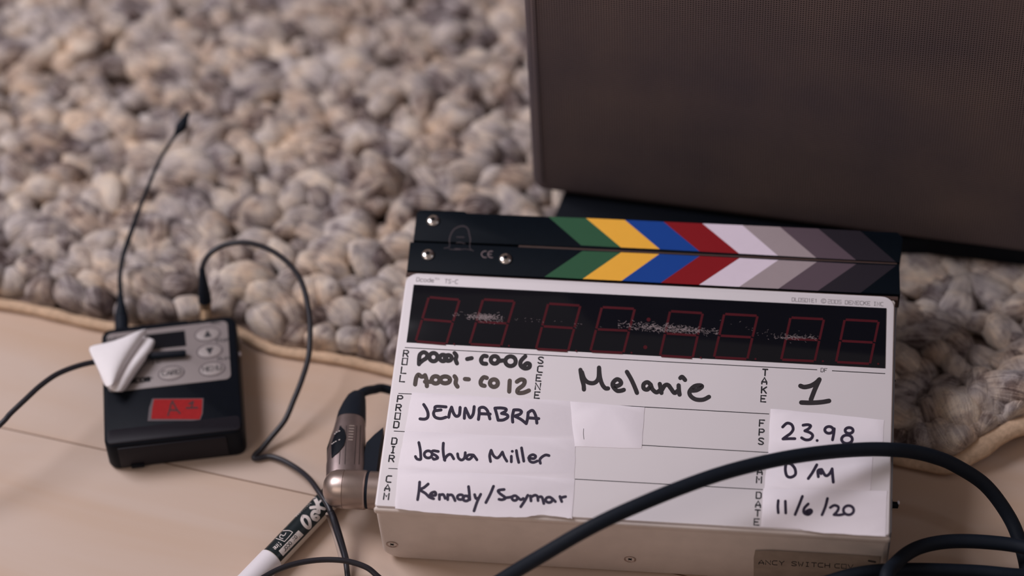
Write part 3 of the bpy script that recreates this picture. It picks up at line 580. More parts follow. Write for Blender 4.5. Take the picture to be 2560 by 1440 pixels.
names = ['green', 'yellow', 'blue', 'red', 'chipwhite', 'lightgrey', 'midgrey', 'darkgrey']
UT = [(1370.5, 541.6), (1465, 545.2), (1562, 549.8), (1658.8, 554.2), (1756, 558.6), (1855.9, 563), (1950, 567.3), (2046, 571.8), (2150, 577)]
UB = [(1452.6, 613.2), (1552.5, 618.6), (1649.6, 623), (1749, 628.6), (1847.7, 634), (1944.8, 639.2), (2040.6, 644.6), (2140, 649.8), (2240, 655)]
LT = [(1456, 627.4), (1552.5, 631), (1648, 635), (1749, 640), (1849, 645), (1946, 650), (2042, 654.6), (2140.5, 660), (2240, 664)]
LB = [(1361, 692), (1456.7, 697.2), (1554, 701.9), (1652, 707), (1747.8, 712), (1847.7, 717.2), (1946, 721.8), (2044.7, 726.8), (2151.5, 732)]
for par, Tt, Bb in ((upp, UT, UB), (low, LT, LB)):
    mb = MB()
    for i in range(8):
        q4 = [tuple(sl(*p, ZS + .06)) for p in (Tt[i], Tt[i + 1], Bb[i + 1], Bb[i])]
        mb.add(q4, [[3, 2, 1, 0]], i)
    mb.build('coloured_stripes', [M[k] for k in names], par, smooth=False)
def sfn(x, y): return tuple(sl(x, y, ZS + .05))
def screw_dome(px, py, par):
    c = sl(px, py, ZS); mb = MB()
    mb.lathe((c.x, c.y, ZS - .1), (0, 0, 1), [(0, 3.0), (.35, 3.0), (.8, 2.75), (1.2, 2.2), (1.45, 1.5), (1.55, .9), (1.0, .6), (.9, .1)], 24)
    sc = mb.build('screw', M['steel'], par)
    mb = MB()
    for a in (25, 115):
        d = Vector((math.cos(math.radians(a)), math.sin(math.radians(a)), 0)); nn_ = Vector((-d.y, d.x, 0))
        P0 = Vector((c.x, c.y, 0)); vs = [P0 + d * i * 1.25 + nn_ * j * .27 for i, j in ((-1, -1), (1, -1), (1, 1), (-1, 1))]
        mb.prism([(v.x, v.y) for v in vs], ZS + .9, ZS + 1.56)
    mb.build('drive_slot', M['black'], sc)
screw_dome(1083, 552, upp); screw_dome(1070, 637, low); screw_dome(1264, 647.5, low)
mb = MB()
k = 10.285; E = lambda x, y: (1100 + x / k, 540 + y / k)
for st, wd in (([(240, 680), (250, 560), (300, 430), (380, 330), (520, 265), (640, 270), (720, 340), (755, 480), (780, 600), (770, 690)], 2.6), ([(250, 690), (230, 800), (100, 830)], 1.6), ([(770, 690), (770, 830), (860, 900)], 1.6), ([(380, 850), (530, 858)], 4), ([(430, 540), (620, 545)], 2.0), ([(420, 690), (520, 680), (640, 710)], 1.6), ([(230, 850), (420, 870), (650, 850), (800, 880)], 1.4)):
    mb.ribbon([E(*p) for p in st], wd, sfn)
mb.build('embossed_emblem', mat('dull_emblem_print', (.050, .036, .044, 1), .6), low)
mb = MB(); mb.ribbon([E(1190, 905), (E(1120, 910)), E(1065, 980), E(1110, 1055), E(1190, 1065)], 2.6, sfn); mb.ribbon([E(1350, 905), E(1270, 915), E(1230, 985), E(1270, 1055), E(1350, 1070)], 2.6, sfn); mb.ribbon([E(1240, 985), E(1320, 985)], 2.4, sfn)
mb.build('conformity_mark', mat('mark_print', (.16, .12, .13, 1), .6), low)

# bottom end: countersunk screws and the door sticker
def bot(px, py, h=0): return tuple(sl(px, py, -h, 1))
for x, y in ((980, 1361), (1575, 1398), (2150, 1442)):
    c = bot(x, y); mb = MB(); mb.lathe((c[0], .3, c[2]), (0, -1, 0), [(0, 2.6), (.55, 2.6), (.62, 2.3), (.15, 1.7), (-.2, .3)], 22); sc = mb.build('screw', M['nickel'], cl)
    mb = MB()
    for a in (40, 130):
        d = (math.cos(math.radians(a)), math.sin(math.radians(a)))
        mb.add([(c[0] + d[0] * i * 1.0 - d[1] * j * .3, -.10, c[2] + d[1] * i * 1.0 + d[0] * j * .3) for i, j in ((-1, -1), (1, -1), (1, 1), (-1, 1))], [[0, 1, 2, 3]])
    mb.build('drive_slot', M['black'], sc)
mb = MB(); sp = [(1884.5, 1393), (1888, 1377), (1925, 1376), (2200, 1391), (2196, 1445), (1884, 1440)]
fr_ = [bot(*p, h=.5) for p in sp]; bk_ = [bot(*p, h=0) for p in sp]; n = len(sp)
mb.add(fr_ + bk_, [list(range(n))[::-1]] + [[i, (i + 1) % n, n + (i + 1) % n, n + i] for i in range(n)]); st_ = mb.build('door_sticker', M['sticker'], cl, smooth=False)
mb = MB(); fnb = lambda x, y: bot(x, y, .53)
text(mb, 'ANCY', (1897, 1410.5), (1960, 1413), (.3, -10), fnb, 2.0); text(mb, 'SWITCH', (1979, 1414), (2074, 1419), (.3, -10), fnb, 2.0); text(mb, 'COV', (2087, 1419.5), (2132, 1422), (.3, -10), fnb, 2.0)
mb.ribbon([(2172, 1402), (2188, 1405)], 5, fnb)
mb.build('sticker_lettering', M['ink'], st_)

# ------------------------------------------------------------------ right-angle plug on the left side
CZ = 21.0
def cpt(px, py, z=CZ): return ray(px, py, z)
pl_ = thing('right_angle_plug', 'nickel right-angle cable plug with black boot in the left side of the clapperboard', 'connector', tuple(ray(868, 1215, 0)))
PO = ray(868, 1215, 0)
def rel(v): return tuple(Vector(v) - PO)
secs = [(865, 1205, 50, 6.6), (866, 1172, 50.5, 7.6), (868, 1130, 47, 8.0), (872, 1095, 42, 7.9), (877, 1057, 36.5, 7.2)]
boot = [(877, 1059, 37.2, 7.4), (880, 1040, 35, 7.0), (886, 1015, 29, 6.0), (891, 998, 23.5, 5.0), (894, 988, 16, 3.6), (895, 984.5, 8, 2)]
def ering(cx, cy, hw, hz, n=28):
    c = cpt(cx, cy); l = cpt(cx - hw, cy); r_ = cpt(cx + hw, cy); hx_ = (r_ - l) / 2; c = (l + r_) / 2; out = []
    for k in range(n):
        a = 2 * math.pi * k / n; ca, sa = math.cos(a), math.sin(a); e_ = .8
        out.append(rel(c + hx_ * (abs(ca) ** e_ * (1 if ca > 0 else -1)) + Vector((0, 0, hz)) * (abs(sa) ** e_ * (1 if sa > 0 else -1))))
    return out
shell = MB().loft([ering(*s_) for s_ in secs]).build('shell', M['nickeldark'], pl_, sharp=50)
MB().loft([ering(*s_) for s_ in boot]).build('boot', M['rubber'], pl_, sharp=50)
c0 = cpt(807, 1219); c1 = cpt(918, 1221); L = (c1 - c0).length; d = (Vector((1, 0, 0)))
br = MB(); prof = [(0, .4), (.5, 3.2), (1.6, 5.6), (3.4, 7.4), (6, 8.5), (L * .48, 8.8), (L * .48 + .1, 8.55), (L * .48 + .4, 8.55), (L * .48 + .5, 8.8), (L - 1, 8.8), (L - .2, 8.5), (L, 7.8)]
c0r = Vector(rel(c0)); br.lathe(c0r, (1, 0, 0), prof, 40); br.build('barrel', M['nickel'], pl_, sharp=60)
br = MB(); br.lathe(c0r + Vector((L, 0, 0)), (1, 0, 0), [(-.2, 8.2), (1.0, 8.2)], 32); br.build('seal_ring', M['rubber'], pl_)
br = MB(); xr = -109 - (c0.x + L) - 0.1
br.lathe(c0r + Vector((L + .9, 0, 0)), (1, 0, 0), [(0, 8.0), (.3, 8.5), (max(1, xr - 1.0), 8.5)], 32); br.build('collar', M['nickel'], pl_)
# ribs and engraved marks on the shell, black badge
mb = MB()
def on_shell(px, py, lift=.0):
    # height of the elliptical shell above its mid-plane at this point
    ys = [s_[1] for s_ in secs][::-1]; cx = np.interp(py, ys, [s_[0] for s_ in secs][::-1]); hw = np.interp(py, ys, [s_[2] for s_ in secs][::-1]); hz = np.interp(py, ys, [s_[3] for s_ in secs][::-1])
    px2, py2 = px, py; z = CZ
    for _ in range(6):
        p = ray(px, py, z); base = None
        # express p in the mid-plane picture frame
        q_ = RW @ (np.array([p.x, p.y, CZ]) - CAM); u = q_[0] / q_[2] * FPX + 1280; v_ = q_[1] / q_[2] * FPX + 720
        cx = np.interp(v_, ys, [s_[0] for s_ in secs][::-1]); hw = np.interp(v_, ys, [s_[2] for s_ in secs][::-1]); hz = np.interp(v_, ys, [s_[3] for s_ in secs][::-1])
        t_ = min(1, abs(u - cx) / hw); z = CZ + hz * (1 - t_ ** (2 / .8)) ** (.4)
    return rel(ray(px, py, z + .12 + lift))
for x0, x1 in ((866, 862), (892, 886), (902, 898), (853, 848)): mb.ribbon([(x0, 1064), ((x0 + x1) / 2, 1115), (x1, 1160)], 1.6, lambda x, y: on_shell(x, y))
mb.build('rib_lines', mat('groove', (.06, .045, .045, 1), .6, metal=.4), shell)
mb = MB()
for i in range(6): mb.ribbon([(873 + .3 * i - i * .8, 1064 + i * 7), (886 - i * .8, 1064.5 + i * 7)], 2.2, lambda x, y: on_shell(x, y), smooth=False, caps=0)
mb.build('engraved_lettering', mat('engraving', (.50, .42, .38, 1), .5, metal=.6), shell)
mb = MB(); bp_ = [(836, 1066), (850, 1064), (861, 1074), (865, 1092), (860, 1112), (846, 1130), (830, 1144), (817, 1156), (817, 1120), (828, 1088)]
cc = (842, 1098); ringA = [on_shell(x, y, .25) for x, y in bp_]; ringB = [on_shell(cc[0] + (x - cc[0]) * .5, cc[1] + (y - cc[1]) * .5, .25) for x, y in bp_]
n = len(bp_); mb.add(ringA + ringB + [on_shell(*cc, .25)], [[i, (i + 1) % n, n + (i + 1) % n, n + i] for i in range(n)] + [[n + i, n + (i + 1) % n, 2 * n] for i in range(n)])
bd = mb.build('badge', M['black'], shell)
mb = MB()
for x, y in ((847, 1078), (836, 1085), (840, 1081), (847, 1100), (838, 1104), (829, 1110), (833, 1107)): mb.ribbon([(x, y), (x + 2.5, y - 1.2)], 1.6, lambda x, y: on_shell(x, y, .4))
mb.build('badge_dots', M['lettering'], bd)
# black release tab between plug and board
tb = [(958, 1068), (936, 1086), (916, 1106), (908, 1145), (903, 1174), (922, 1181), (941, 1178), (948, 1120)]
mb = MB(); lo = [rel(ray(x, y, 17)) for x, y in tb]; hi = [rel(ray(x, y, 25)) for x, y in tb]
sh = Vector(hi[0]) - Vector(lo[0])
def clampx(p): return (min(p[0], -109.6 - PO.x), p[1], p[2])
lo = [clampx((h_[0], h_[1], 17)) for h_ in hi]; hi = [clampx(h_) for h_ in hi]
mb.loft([lo, hi]); mb.build('release_tab', M['rubber'], pl_, smooth=False)
mb = MB(); mb.tube([rel(cpt(892, 991)), rel(cpt(912, 979, 20)), rel(ray(935, 974, 16)), rel(ray(968, 973, 11)), rel(Vector((-98, 84, 5.2))), rel(Vector((-70, 79, 3.6)))], [2.2, 2.15, 2.1, 2.1, 2.1, 2.1], n=16)
mb.build('cable', M['rubber'], pl_)

# ------------------------------------------------------------------ marker
MR = 5.3
ma, mbp = ray(680, 1397, MR), ray(820, 1250, MR); md = (mbp - ma).normalized()
mk = thing('whiteboard_marker', 'dry-erase marker with white cap and dark label on the floor', 'marker', (ma.x, ma.y, 0))
def mrel(v): return tuple(Vector(v) - Vector((ma.x, ma.y, 0)))
end = (ray(852, 1228, MR) - ma).length
mb = MB(); mb.lathe(mrel(ma), md, [(-1, 3), (-.5, MR), (end - 6, MR), (end - 4, MR), (end - 1.2, MR * .9), (end, MR * .6)], 40); bar = mb.build('barrel', M['barrel'], mk)
mb = MB(); mb.lathe(mrel(ma), -md, [(.2, MR + .1), (.4, MR + .35), (30, MR + .5), (38, MR + .3), (42, MR - .8), (43, 1.5)], 40); mb.build('cap', M['cap'], mk)
def cyl(px, py, r=MR + .06):
    d_ = Vector(raydir(px, py)); o_ = Vector(CAM) - ma; dp = d_ - md * d_.dot(md); op = o_ - md * o_.dot(md)
    A_, B_, C_ = dp.dot(dp), 2 * dp.dot(op), op.dot(op) - r * r; D_ = B_ * B_ - 4 * A_ * C_
    if D_ < 0: D_ = 0
    return Vector(CAM) + d_ * ((-B_ - math.sqrt(D_)) / (2 * A_))
# label sleeve: a partial shell from the far side of the barrel to the visible boundary
pb = cyl(700, 1405, MR); u0 = Vector((0, 0, 1)); v0 = md.cross(u0).normalized()
def ang(p): r_ = Vector(p) - ma; r_ -= md * r_.dot(md); return math.atan2(r_.dot(v0), r_.dot(u0))
a_lim = ang(cyl(698, 1408)); a_lim2 = ang(cyl(840, 1264)); sgn = 1 if a_lim > 0 else -1
mb = MB(); rings = []; N = 30
for h in np.linspace(.05, end - 3, 14):
    r0 = []
    for k_ in range(N + 1):
        a = a_lim - sgn * k_ / N * math.radians(250); r0.append(mrel(ma + md * h + (u0 * math.cos(a) + v0 * math.sin(a)) * (MR + .04)))
    rings.append(r0)
vs = [p for r in rings for p in r]; W_ = N + 1
mb.add(vs, [[i * W_ + j, i * W_ + j + 1, (i + 1) * W_ + j + 1, (i + 1) * W_ + j] for i in range(13) for j in range(N)]); lab = mb.build('label_sleeve', M['markerlabel'], mk)
K = 6.858; mp = lambda x, y: (620 + x / K, 1230 + y / K); cf = lambda x, y: mrel(cyl(x, y, MR + .09))
mb = MB()
for st, wd in (([(1150, 120), (1190, 205), (1212, 350)], 9.5), ([(1075, 270), (1180, 258), (1310, 290)], 7.5), ([(1245, 150), (1190, 215)], 5), ([(1205, 350), (1135, 330), (1095, 385), (1120, 455), (1180, 480)], 8), ([(1180, 480), (1215, 440), (1175, 405), (1125, 425)], 6.5),
               ([(945, 415), (1010, 430), (1055, 500), (1062, 590), (1030, 615), (965, 560), (925, 480), (945, 415)], 8)):
    mb.ribbon([mp(*p) for p in st], wd, cf)
mb.build('logo_lettering', M['lettering'], lab)
def patch(pts, r, mtl, name, par, n_=10):
    mb = MB(); P4 = [Vector(mp(*p)) for p in pts]; g_ = []
    for i in range(n_ + 1):
        for j in range(n_ + 1):
            p = P4[0].lerp(P4[1], j / n_).lerp(P4[3].lerp(P4[2], j / n_), i / n_); g_.append(mrel(cyl(p.x, p.y, r)))
    mb.add(g_, [[i * (n_ + 1) + j, i * (n_ + 1) + j + 1, (i + 1) * (n_ + 1) + j + 1, (i + 1) * (n_ + 1) + j] for i in range(n_) for j in range(n_)]); return mb.build(name, mtl, par)
patch([(865, 655), (955, 735), (600, 1100), (525, 1010)], MR + .09, M['lettering'], 'odour_panel', lab)
mb = MB(); cf2 = lambda x, y: mrel(cyl(x, y, MR + .12))
text(mb, 'low', mp(840, 705), mp(755, 800), tuple((Vector(mp(60, 55)) - Vector(mp(0, 0)))), cf2, 1.7); text(mb, 'odor', mp(715, 845), mp(590, 985), tuple((Vector(mp(60, 55)) - Vector(mp(0, 0)))), cf2, 1.7)
mb.build('odour_lettering', M['ink'], lab)
mb = MB()
for st, wd in (([(600, 665), (700, 660), (765, 690)], 1.8), ([(765, 690), (700, 770), (625, 850)], 1.8), ([(625, 850), (560, 820), (480, 795)], 1.8), ([(600, 760), (560, 720)], 1.4), ([(650, 700), (620, 745), (560, 735), (545, 780), (600, 800)], 1.8)):
    mb.ribbon([mp(*p) for p in st], wd, cf)
text(mb, 'fine', mp(530, 850), mp(430, 955), tuple((Vector(mp(55, 48)) - Vector(mp(0, 0)))), cf, 1.7)
for i in range(9):
    x, y = 1085 - i * 30, 195 + i * 27; mb.ribbon([mp(x, y), mp(x - 42, y - 2)], 1.0, cf, caps=0)
mb.build('small_print', M['lettering'], lab)

# ------------------------------------------------------------------ transmitter
tx = thing('wireless_transmitter', 'small black audio transmitter with grey keypad and red tape label on the floor', 'transmitter', tuple(TXC), (0, 0, TXA))
ca, sa = math.cos(TXA), math.sin(TXA)
def tl(v): v = Vector(v) - TXC; return Vector((v.x * ca + v.y * sa, -v.x * sa + v.y * ca, v.z))
def tp(px, py, z=TXT): return tl(ray(px, py, z))
class tf:
    def __init__(s, h): s.h = TXT + h; s.k = 0
    def step(s): s.k = (s.k + 1) % 14
    def __call__(s, x, y): return tuple(tp(x, y, s.h + s.k * .004))
mb = MB()
prf = rrect(-TXW / 2, -TXH / 2, TXW / 2, TXH / 2, 4.5, 6)
rings = [[(x * k_, y * k_, z) for x, y in prf] for z, k_ in ((0, .965), (.8, .99), (2.2, 1), (TXT - 1.6, 1), (TXT - .5, .99), (TXT, .968))]
mb.loft(rings); mb.build('case', M['black'], tx, sharp=45)
mb = MB().box((-TXW / 2 + 6, TXH / 2 - 1, 3), (-TXW / 2 + 40, TXH / 2 + 1.2, TXT - 1.2), bev=.5, seg=2); mb.build('top_rib', M['black'], tx)
# battery door at the near end, with its seam
mb = MB().prism(rrect(-TXW / 2 + 1.6, -TXH / 2 + .8, TXW / 2 - 1.2, -TXH / 2 + 9, 2), TXT - 2, TXT + .35, bev=.3); mb.box((-TXW / 2 + 5.5, -TXH / 2 - .8, 2.6), (TXW / 2 - 8, -TXH / 2 + 2, TXT - 2.2), bev=.6, seg=2); mb.build('battery_door', mat('battery_door_plastic', (.010, .009, .014, 1), .5, spec=.2), tx)
mb = MB().box((-TXW / 2 + 10, -TXH / 2 - 1.6, 1.6), (-TXW / 2 + 16, -TXH / 2 + 1, 4.2), bev=.5, seg=2); mb.build('latch', M['black'], tx)
kp = [tp(*p) for p in ((261, 838), (564, 801), (582, 948), (276, 980))]
quad = [(p.x, p.y) for p in kp]
x0 = (quad[0][0] + quad[3][0]) / 2; x1 = (quad[1][0] + quad[2][0]) / 2; y1 = (quad[0][1] + quad[1][1]) / 2; y0 = (quad[2][1] + quad[3][1]) / 2
kpd = MB().prism(rrect(x0, y0, x1, y1, 2.6), TXT - .3, TXT + .25, bev=.12).build('keypad', M['panel'], tx)
scr = [tp(*p)[:2] for p in ((330, 842), (462, 827), (466, 866), (333, 880))]
MB().prism([tuple(p) for p in scr][::-1], TXT, TXT + .32).build('screen', M['window'], kpd, smooth=False)
for cx, cy, kind in ((519.4, 837, 'up'), (524.6, 879, 'down'), (530.6, 924, 'MENU'), (428.9, 934, 'CARD')):
    c = tp(cx, cy); mb = MB(); mb.prism([(c.x + 5.4 * math.cos(a), c.y + 3.7 * math.sin(a)) for a in [2 * math.pi * i / 36 for i in range(36)]], TXT, TXT + .6, bev=.3)
    bt = mb.build('button', M['panelkey'], kpd)
    mb = MB(); mb.ribbon([(c.x + 5.9 * math.cos(a), c.y + 4.2 * math.sin(a)) for a in [2 * math.pi * i / 32 for i in range(33)]], .45, lambda x, y: (x, y, TXT + .29)); mb.build('outline', mat('outline_print', (.09, .07, .08, 1), .6), kpd)
    mb = MB()
    if kind in ('up', 'down'):
        s_ = 1 if kind == 'up' else -1
        mb.add([(c.x - 1.9, c.y - 1.9 * s_, TXT + .63), (c.x + 1.9, c.y - 1.9 * s_, TXT + .63), (c.x, c.y + 2.5 * s_, TXT + .63)], [[0, 1, 2] if s_ > 0 else [2, 1, 0]])
    else: text(mb, kind, (c.x - 4.2, c.y - 1.2), (c.x + 4.2, c.y - 1.2), (0, 2.7), lambda x, y: (x, y, TXT + .63), .52)
    mb.build('key_print', M['ink'], bt, smooth=False)
mb = MB()
for s_, px, py in (('REC', 529, 812), ('STOP', 540, 857), ('PLAY', 545, 902)):
    c = tp(px, py); text(mb, s_, (c.x, c.y), (c.x + 1.45 * len(s_), c.y), (0, 1.6), lambda x, y: (x, y, TXT + .29), .34)
mb.build('key_names', M['ink'], kpd); mb = MB()
c = tp(300, 962); text(mb, 'zaxcom', (c.x, c.y), (c.x + 13.5, c.y), (.4, 3.4), lambda x, y: (x, y, TXT + .29), .95)
c = tp(368, 950); text(mb, 'TM', (c.x, c.y), (c.x + 2.4, c.y), (0, 1.2), lambda x, y: (x, y, TXT + .29), .3)
mb.build('maker_name', M['ink'], kpd); mb = MB()
c = tp(268, 850); text(mb, 'AUDIO', (c.x, c.y - 1), (c.x + 9, c.y - 1), (0, 1.8), lambda x, y: (x, y, TXT + .29), .5)
c = tp(362, 912); text(mb, 'MIC', (c.x, c.y), (c.x + 7.5, c.y), (0, 2.0), lambda x, y: (x, y, TXT + .29), .4)
mb.build('panel_marks', M['ink'], kpd)
# red tape
mb = MB(); mb.prism([tuple(tp(*p)[:2]) for p in ((381, 997), (509, 996), (507, 1034), (500, 1052), (369, 1053), (373, 1020))][::-1], TXT, TXT + .14); tpz = mb.build('tape_backing', M['redtapeedge'], tx, smooth=False)
mb = MB(); mb.prism([tuple(tp(*p)[:2]) for p in ((385, 999), (506, 998), (504.5, 1034), (499, 1049), (378, 1048), (381, 1020))][::-1], TXT, TXT + .24); rt = mb.build('red_tape_label', M['redtape'], tx, smooth=False)
k = 15.06; mb = MB(); ff_ = tf(.27); G = lambda x, y: (360 + x / k, 980 + y / k)
for st in ([(900, 880), (960, 700), (1010, 480), (1080, 340)], [(1060, 350), (1150, 500), (1250, 680), (1350, 800)], [(960, 680), (1250, 690)]): mb.ribbon([G(*p) for p in st], 4.2, ff_, smooth=False)
for st in ([(1700, 450), (1850, 360)], [(1850, 360), (1790, 560)], [(1600, 600), (2010, 590)]): mb.ribbon([G(*p) for p in st], 4.4, ff_, smooth=False)
mb.build('handwriting', mat('brown_black_ink', (.035, .008, .012, 1), .5), rt)
c = tl(ray(601, 886, 12)); mb = MB(); mb.lathe((TXW / 2 - .2, c.y, 12.5), (1, 0, 0), [(0, 1.1), (.6, 1.1), (1.0, .7), (1.2, .1)], 14); mb.build('side_button', M['pearl'], tx)
# antenna
T0 = Vector(tuple(TXC))
def TW(px, py, z): return tuple(tl(ray(px, py, z)))
aroot = tl(ray(304, 812, 11)); aroot = Vector((aroot.x, TXH / 2 - .5, 11))
mb = MB(); mb.tube([aroot, TW(304, 800, 12.5), TW(303, 782, 14), TW(302, 755, 16.5), TW(301, 728, 19), TW(300.5, 700, 21.5)], [3.4, 3.3, 2.9, 1.7, 1.1, .9], n=16); ab = mb.build('antenna_boot', M['rubber'], tx)
mb = MB(); mb.tube([TW(301, 728, 19), TW(300, 689, 22.5), TW(308, 640, 27), TW(322, 597, 31), TW(353, 510, 40), TW(397, 405, 50), TW(425, 358, 55), TW(439, 337, 57.5), TW(450, 321, 59.5), TW(457, 310, 60.8), TW(465, 292, 62.5), TW(471, 281, 63.5)], [1.15, 1.05, 1.1, 1.25, .95, .8, .8, 1.0, 2.5, 2.5, 1.3, 1.1], n=12); mb.build('antenna', M['rubber'], tx)

# ------------------------------------------------------------------ lavalier microphone and its cable
lav = thing('lavalier_microphone', 'small clip-on microphone on a long thin dark cable plugged into the transmitter', 'microphone', tuple(ray(470, 885, 0)))
LO = ray(470, 885, 0)
def lr(px, py, z): return tuple(ray(px, py, z) - LO)
path = [lr(513, 752, 20), lr(508, 712, 30), lr(505.5, 676, 36), lr(513, 650, 40), lr(532, 628, 43), lr(567, 611, 45), lr(612.5, 606.5, 46), lr(658, 617, 45), lr(700, 640, 43), lr(735, 674, 40), lr(758, 716, 36.5), lr(773, 785, 31), lr(775, 834, 27), lr(771, 893, 22.5),
        lr(754, 951, 17), lr(734, 1001, 12.5), lr(712, 1051, 8.5), lr(679, 1092, 5), lr(654, 1122, 3.2), lr(640, 1135, 2.2), lr(635, 1145, 1.7), lr(646, 1146, 1.6), lr(672, 1141, 1.8), lr(705, 1150, 3), lr(745, 1173, 5.5), lr(775, 1199, 9.5), lr(797, 1229, 12.6), lr(819, 1262, 13.6), lr(831, 1290, 12.6), lr(842, 1325, 10), lr(856, 1370, 6.5), lr(864, 1400, 4.6), lr(869, 1440, 2.8), lr(876, 1500, 1.8),
        lr(900, 1560, 1.6), lr(960, 1600, 1.6), lr(1010, 1560, 1.8), lr(980, 1480, 3), lr(939, 1436, 7), lr(911, 1416, 9), lr(863, 1402, 10.5), lr(808, 1399.5, 11), lr(753, 1406, 11.6), lr(705, 1420, 12.4), lr(665, 1440, 13.4), lr(620, 1470, 16), lr(540, 1540, 15.5), lr(440, 1610, 9), lr(330, 1640, 3), lr(200, 1620, 1.6), lr(0, 1560, 1.6), lr(-160, 1420, 3), lr(-170, 1270, 12), lr(-100, 1150, 24), lr(0, 1062, 30), lr(26, 1034, 31), lr(62, 1000, 32), lr(100, 965, 32), lr(140, 937, 31), lr(185, 918, 29), lr(232, 906, 27), lr(280, 903, 24), lr(330, 902, 21.5)]
mb = MB(); mb.tube(path, 1.28, n=12, sub=7); mb.build('cable', M['cablegrey'], lav)
mb = MB(); mb.tube([lr(513, 753, 20), lr(511, 735, 24.3), lr(508.5, 712, 29.5), lr(506, 688, 34), lr(505.5, 670, 37)], [3.1, 2.9, 2.3, 1.6, 1.35], n=18); mb.build('strain_relief', M['rubber'], lav)
yw = TXC + Vector((0, 0, 0)); e0 = Vector(ray(513, 793, 11)); u_ = tl(e0); u_ = Vector((u_.x, TXH / 2 + 2.6, 12)); wv = Vector((u_.x * ca - u_.y * sa, u_.x * sa + u_.y * ca, 0)) + TXC; wv.z = 11
mb = MB(); mb.tube([tuple(wv - LO), lr(513.5, 772, 15.5), lr(513, 752, 20.2)], [2.9, 2.9, 2.9], n=20, smooth=False); mb.build('plug', M['brass'], lav)
mb = MB(); mb.tube([lr(316, 908, 20.5), lr(330, 903, 21), lr(345, 897, 21.2), lr(362, 892, 21.3), lr(372, 890, 21.4)], [.9, 1.35, 1.7, 1.7, 1.5], n=14); mb.build('microphone_stem', M['cablegrey'], lav)
mb = MB(); mb.tube([lr(370, 890.5, 20.4), lr(372, 890.3, 20.4), lr(410, 887.3, 20.4), lr(460, 883.6, 20.4), lr(465, 883.3, 20.4)], [1.4, 1.75, 1.75, 1.75, 1.3], n=18, smooth=False); cp = mb.build('microphone_capsule', M['rubber'], lav)
mb = MB(); mb.tube([lr(378, 886.5, 21.7), lr(455, 880.5, 21.7)], .42, n=8, smooth=False); mb.build('grille_slot', mat('grille_metal', (.09, .065, .07, 1), .4, metal=.5), cp)
mb = MB(); mb.tube([lr(824, 1281, 14.6), lr(831, 1297, 13.6), lr(842, 1331, 10.8), lr(853, 1370, 7.6), lr(861, 1400, 5.6)], [2.15] * 5, n=18); mb.build('clear_sleeve', M['clear'], lav)

# ------------------------------------------------------------------ folded white tape round the microphone
tapeo = thing('folded_tape', 'folded triangle of white tape wrapped round the small microphone on the transmitter', 'tape', tuple(ray(300, 905, 0)))
TO = ray(300, 905, 0)
def tr_(px, py, z): return tuple(ray(px, py, z) - TO)
def sheet(rows, name, th=.4, sub=1):
    """rows: equal-length rows of (px, py, z)"""
    mb = MB(); n_ = len(rows[0]); vs = [tr_(*p) for r in rows for p in r]
    mb.add(vs, [[i * n_ + j, i * n_ + j + 1, (i + 1) * n_ + j + 1, (i + 1) * n_ + j] for i in range(len(rows) - 1) for j in range(n_ - 1)])
    o = mb.build(name, M['paper'], tapeo, sharp=180)
    s1 = o.modifiers.new('thickness', 'SOLIDIFY'); s1.thickness = th * S; s1.offset = 0
    s2 = o.modifiers.new('smooth', 'SUBSURF'); s2.levels = s2.render_levels = sub; s2.boundary_smooth = 'PRESERVE_CORNERS'
    return o
sheet([[(215, 864, 29), (250, 859, 29), (287, 851, 29), (325, 836, 29), (362, 819, 28), (373, 823, 24.5)],
       [(226, 888, 28.5), (256, 882, 29.5), (290, 873, 30), (322, 860, 29.5), (349, 846, 28), (356, 852, 23.5)],
       [(240, 916, 27.5), (264, 909, 29), (290, 901, 29.8), (314, 889, 29), (334, 874, 27), (338, 882, 22.5)],
       [(253, 944, 26.5), (270, 938, 28), (288, 930, 28.5), (302, 919, 27.6), (314, 908, 26), (317, 916, 21.5)],
       [(266, 972, 25), (273, 969, 26.5), (281, 965, 27), (287, 958, 26), (292, 952, 24.6), (294, 958, 21)]], 'upper_fold')
sheet([[(350, 845, 23), (366, 838, 23.5), (378, 846, 23.8), (388, 849, 23.5), (386, 856, 20)],
       [(338, 866, 23), (352, 860, 24), (366, 862, 24.2), (382, 866, 23.5), (381, 873, 19.6)],
       [(322, 890, 22), (334, 890, 25), (346, 890, 25.5), (364, 889, 25), (370, 893, 20)],
       [(306, 916, 22), (318, 914, 25.2), (332, 912, 25.4), (350, 908, 24), (354, 913, 19.8)],
       [(290, 946, 22), (300, 944, 24.4), (312, 942, 24.6), (328, 942, 23), (331, 947, 19.6)],
       [(273, 975, 21.5), (280, 978, 23.6), (290, 982, 24), (304, 981, 22.6), (308, 983, 19.4)]], 'lower_fold', .6)
sheet([[(262, 966, 20.5), (272, 972, 21), (286, 979, 20.5), (297, 982, 19.6)], [(252, 946, 22), (268, 948, 24), (288, 952, 23), (304, 955, 19.8)], [(243, 922, 23), (266, 918, 26), (292, 914, 25), (318, 912, 20)], [(236, 900, 24), (262, 893, 27), (292, 882, 26), (330, 880, 20.5)]], 'inner_fold', .5)

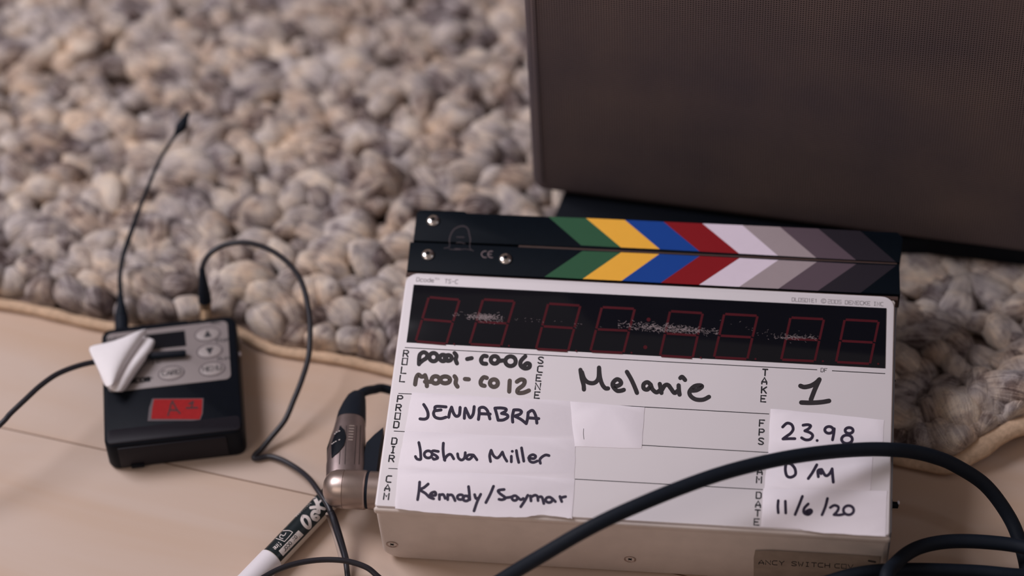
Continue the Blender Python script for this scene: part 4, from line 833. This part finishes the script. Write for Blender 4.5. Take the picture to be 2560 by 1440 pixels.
# ------------------------------------------------------------------ thick coiled cable
coil = thing('thick_cable', 'thick black rubber cable looping over the lower right of the clapperboard', 'cable', tuple(ray(2400, 1300, 0)))
KO = ray(2400, 1300, 0); kr = lambda x, y, z: tuple(ray(x, y, z) - KO)
pts = [kr(300, 2050, 3.2), kr(520, 1960, 3.2), kr(780, 1800, 4), kr(1000, 1650, 14), kr(1180, 1500, 34), kr(1270, 1440, 46), kr(1365, 1383, 58), kr(1447, 1335, 66), kr(1520, 1297, 70), kr(1600, 1261, 72), kr(1690, 1224, 72.5), kr(1787, 1189, 72.5), kr(1880, 1163, 71), kr(1975, 1143, 68.5), kr(2070, 1130, 65), kr(2162, 1123.5, 61.5), kr(2225, 1124, 58.5), kr(2280, 1129, 53), kr(2335, 1142, 47), kr(2387, 1163, 40), kr(2462, 1212, 28), kr(2519, 1286, 17), kr(2550, 1356, 11), kr(2568, 1440, 7), kr(2560, 1540, 5),
       kr(2480, 1640, 4), kr(2360, 1650, 8), kr(2240, 1560, 24), kr(2216, 1450, 35), kr(2243, 1405, 32), kr(2294, 1370, 25), kr(2369, 1354, 21), kr(2462, 1355, 20), kr(2560, 1368, 21), kr(2650, 1400, 26), kr(2700, 1460, 36)]
HC = Vector((135, -104, 0))
for i in range(7 * 12 + 1):                              # unseen turns added below the frame, stacked to shade the lower right
    a = math.radians(35) - i / 12 * 2 * math.pi; rr_ = 76 + 3 * math.sin(i * 1.7) + 2 * math.sin(i * .37)
    pts.append(tuple(HC + Vector((rr_ * 1.08 * math.cos(a), rr_ * .92 * math.sin(a), 47.5 - i / 12 * 6.3)) - KO))
pts += [tuple(Vector((150, -190, 3.4)) - KO), tuple(Vector((60, -215, 3.4)) - KO), tuple(Vector((-10, -160, 5)) - KO), tuple(Vector((10, -70, 14)) - KO), kr(1985, 1490, 19), kr(2072, 1455, 25), kr(2162, 1432, 26), kr(2275, 1425, 21), kr(2425, 1429, 16), kr(2520, 1437, 15), kr(2640, 1450, 12), kr(2800, 1500, 5), kr(3000, 1560, 3.4)]
mb = MB(); mb.tube(pts, 3.1, n=22, sub=8); mb.build('cable_sheath', M['rubber'], coil)
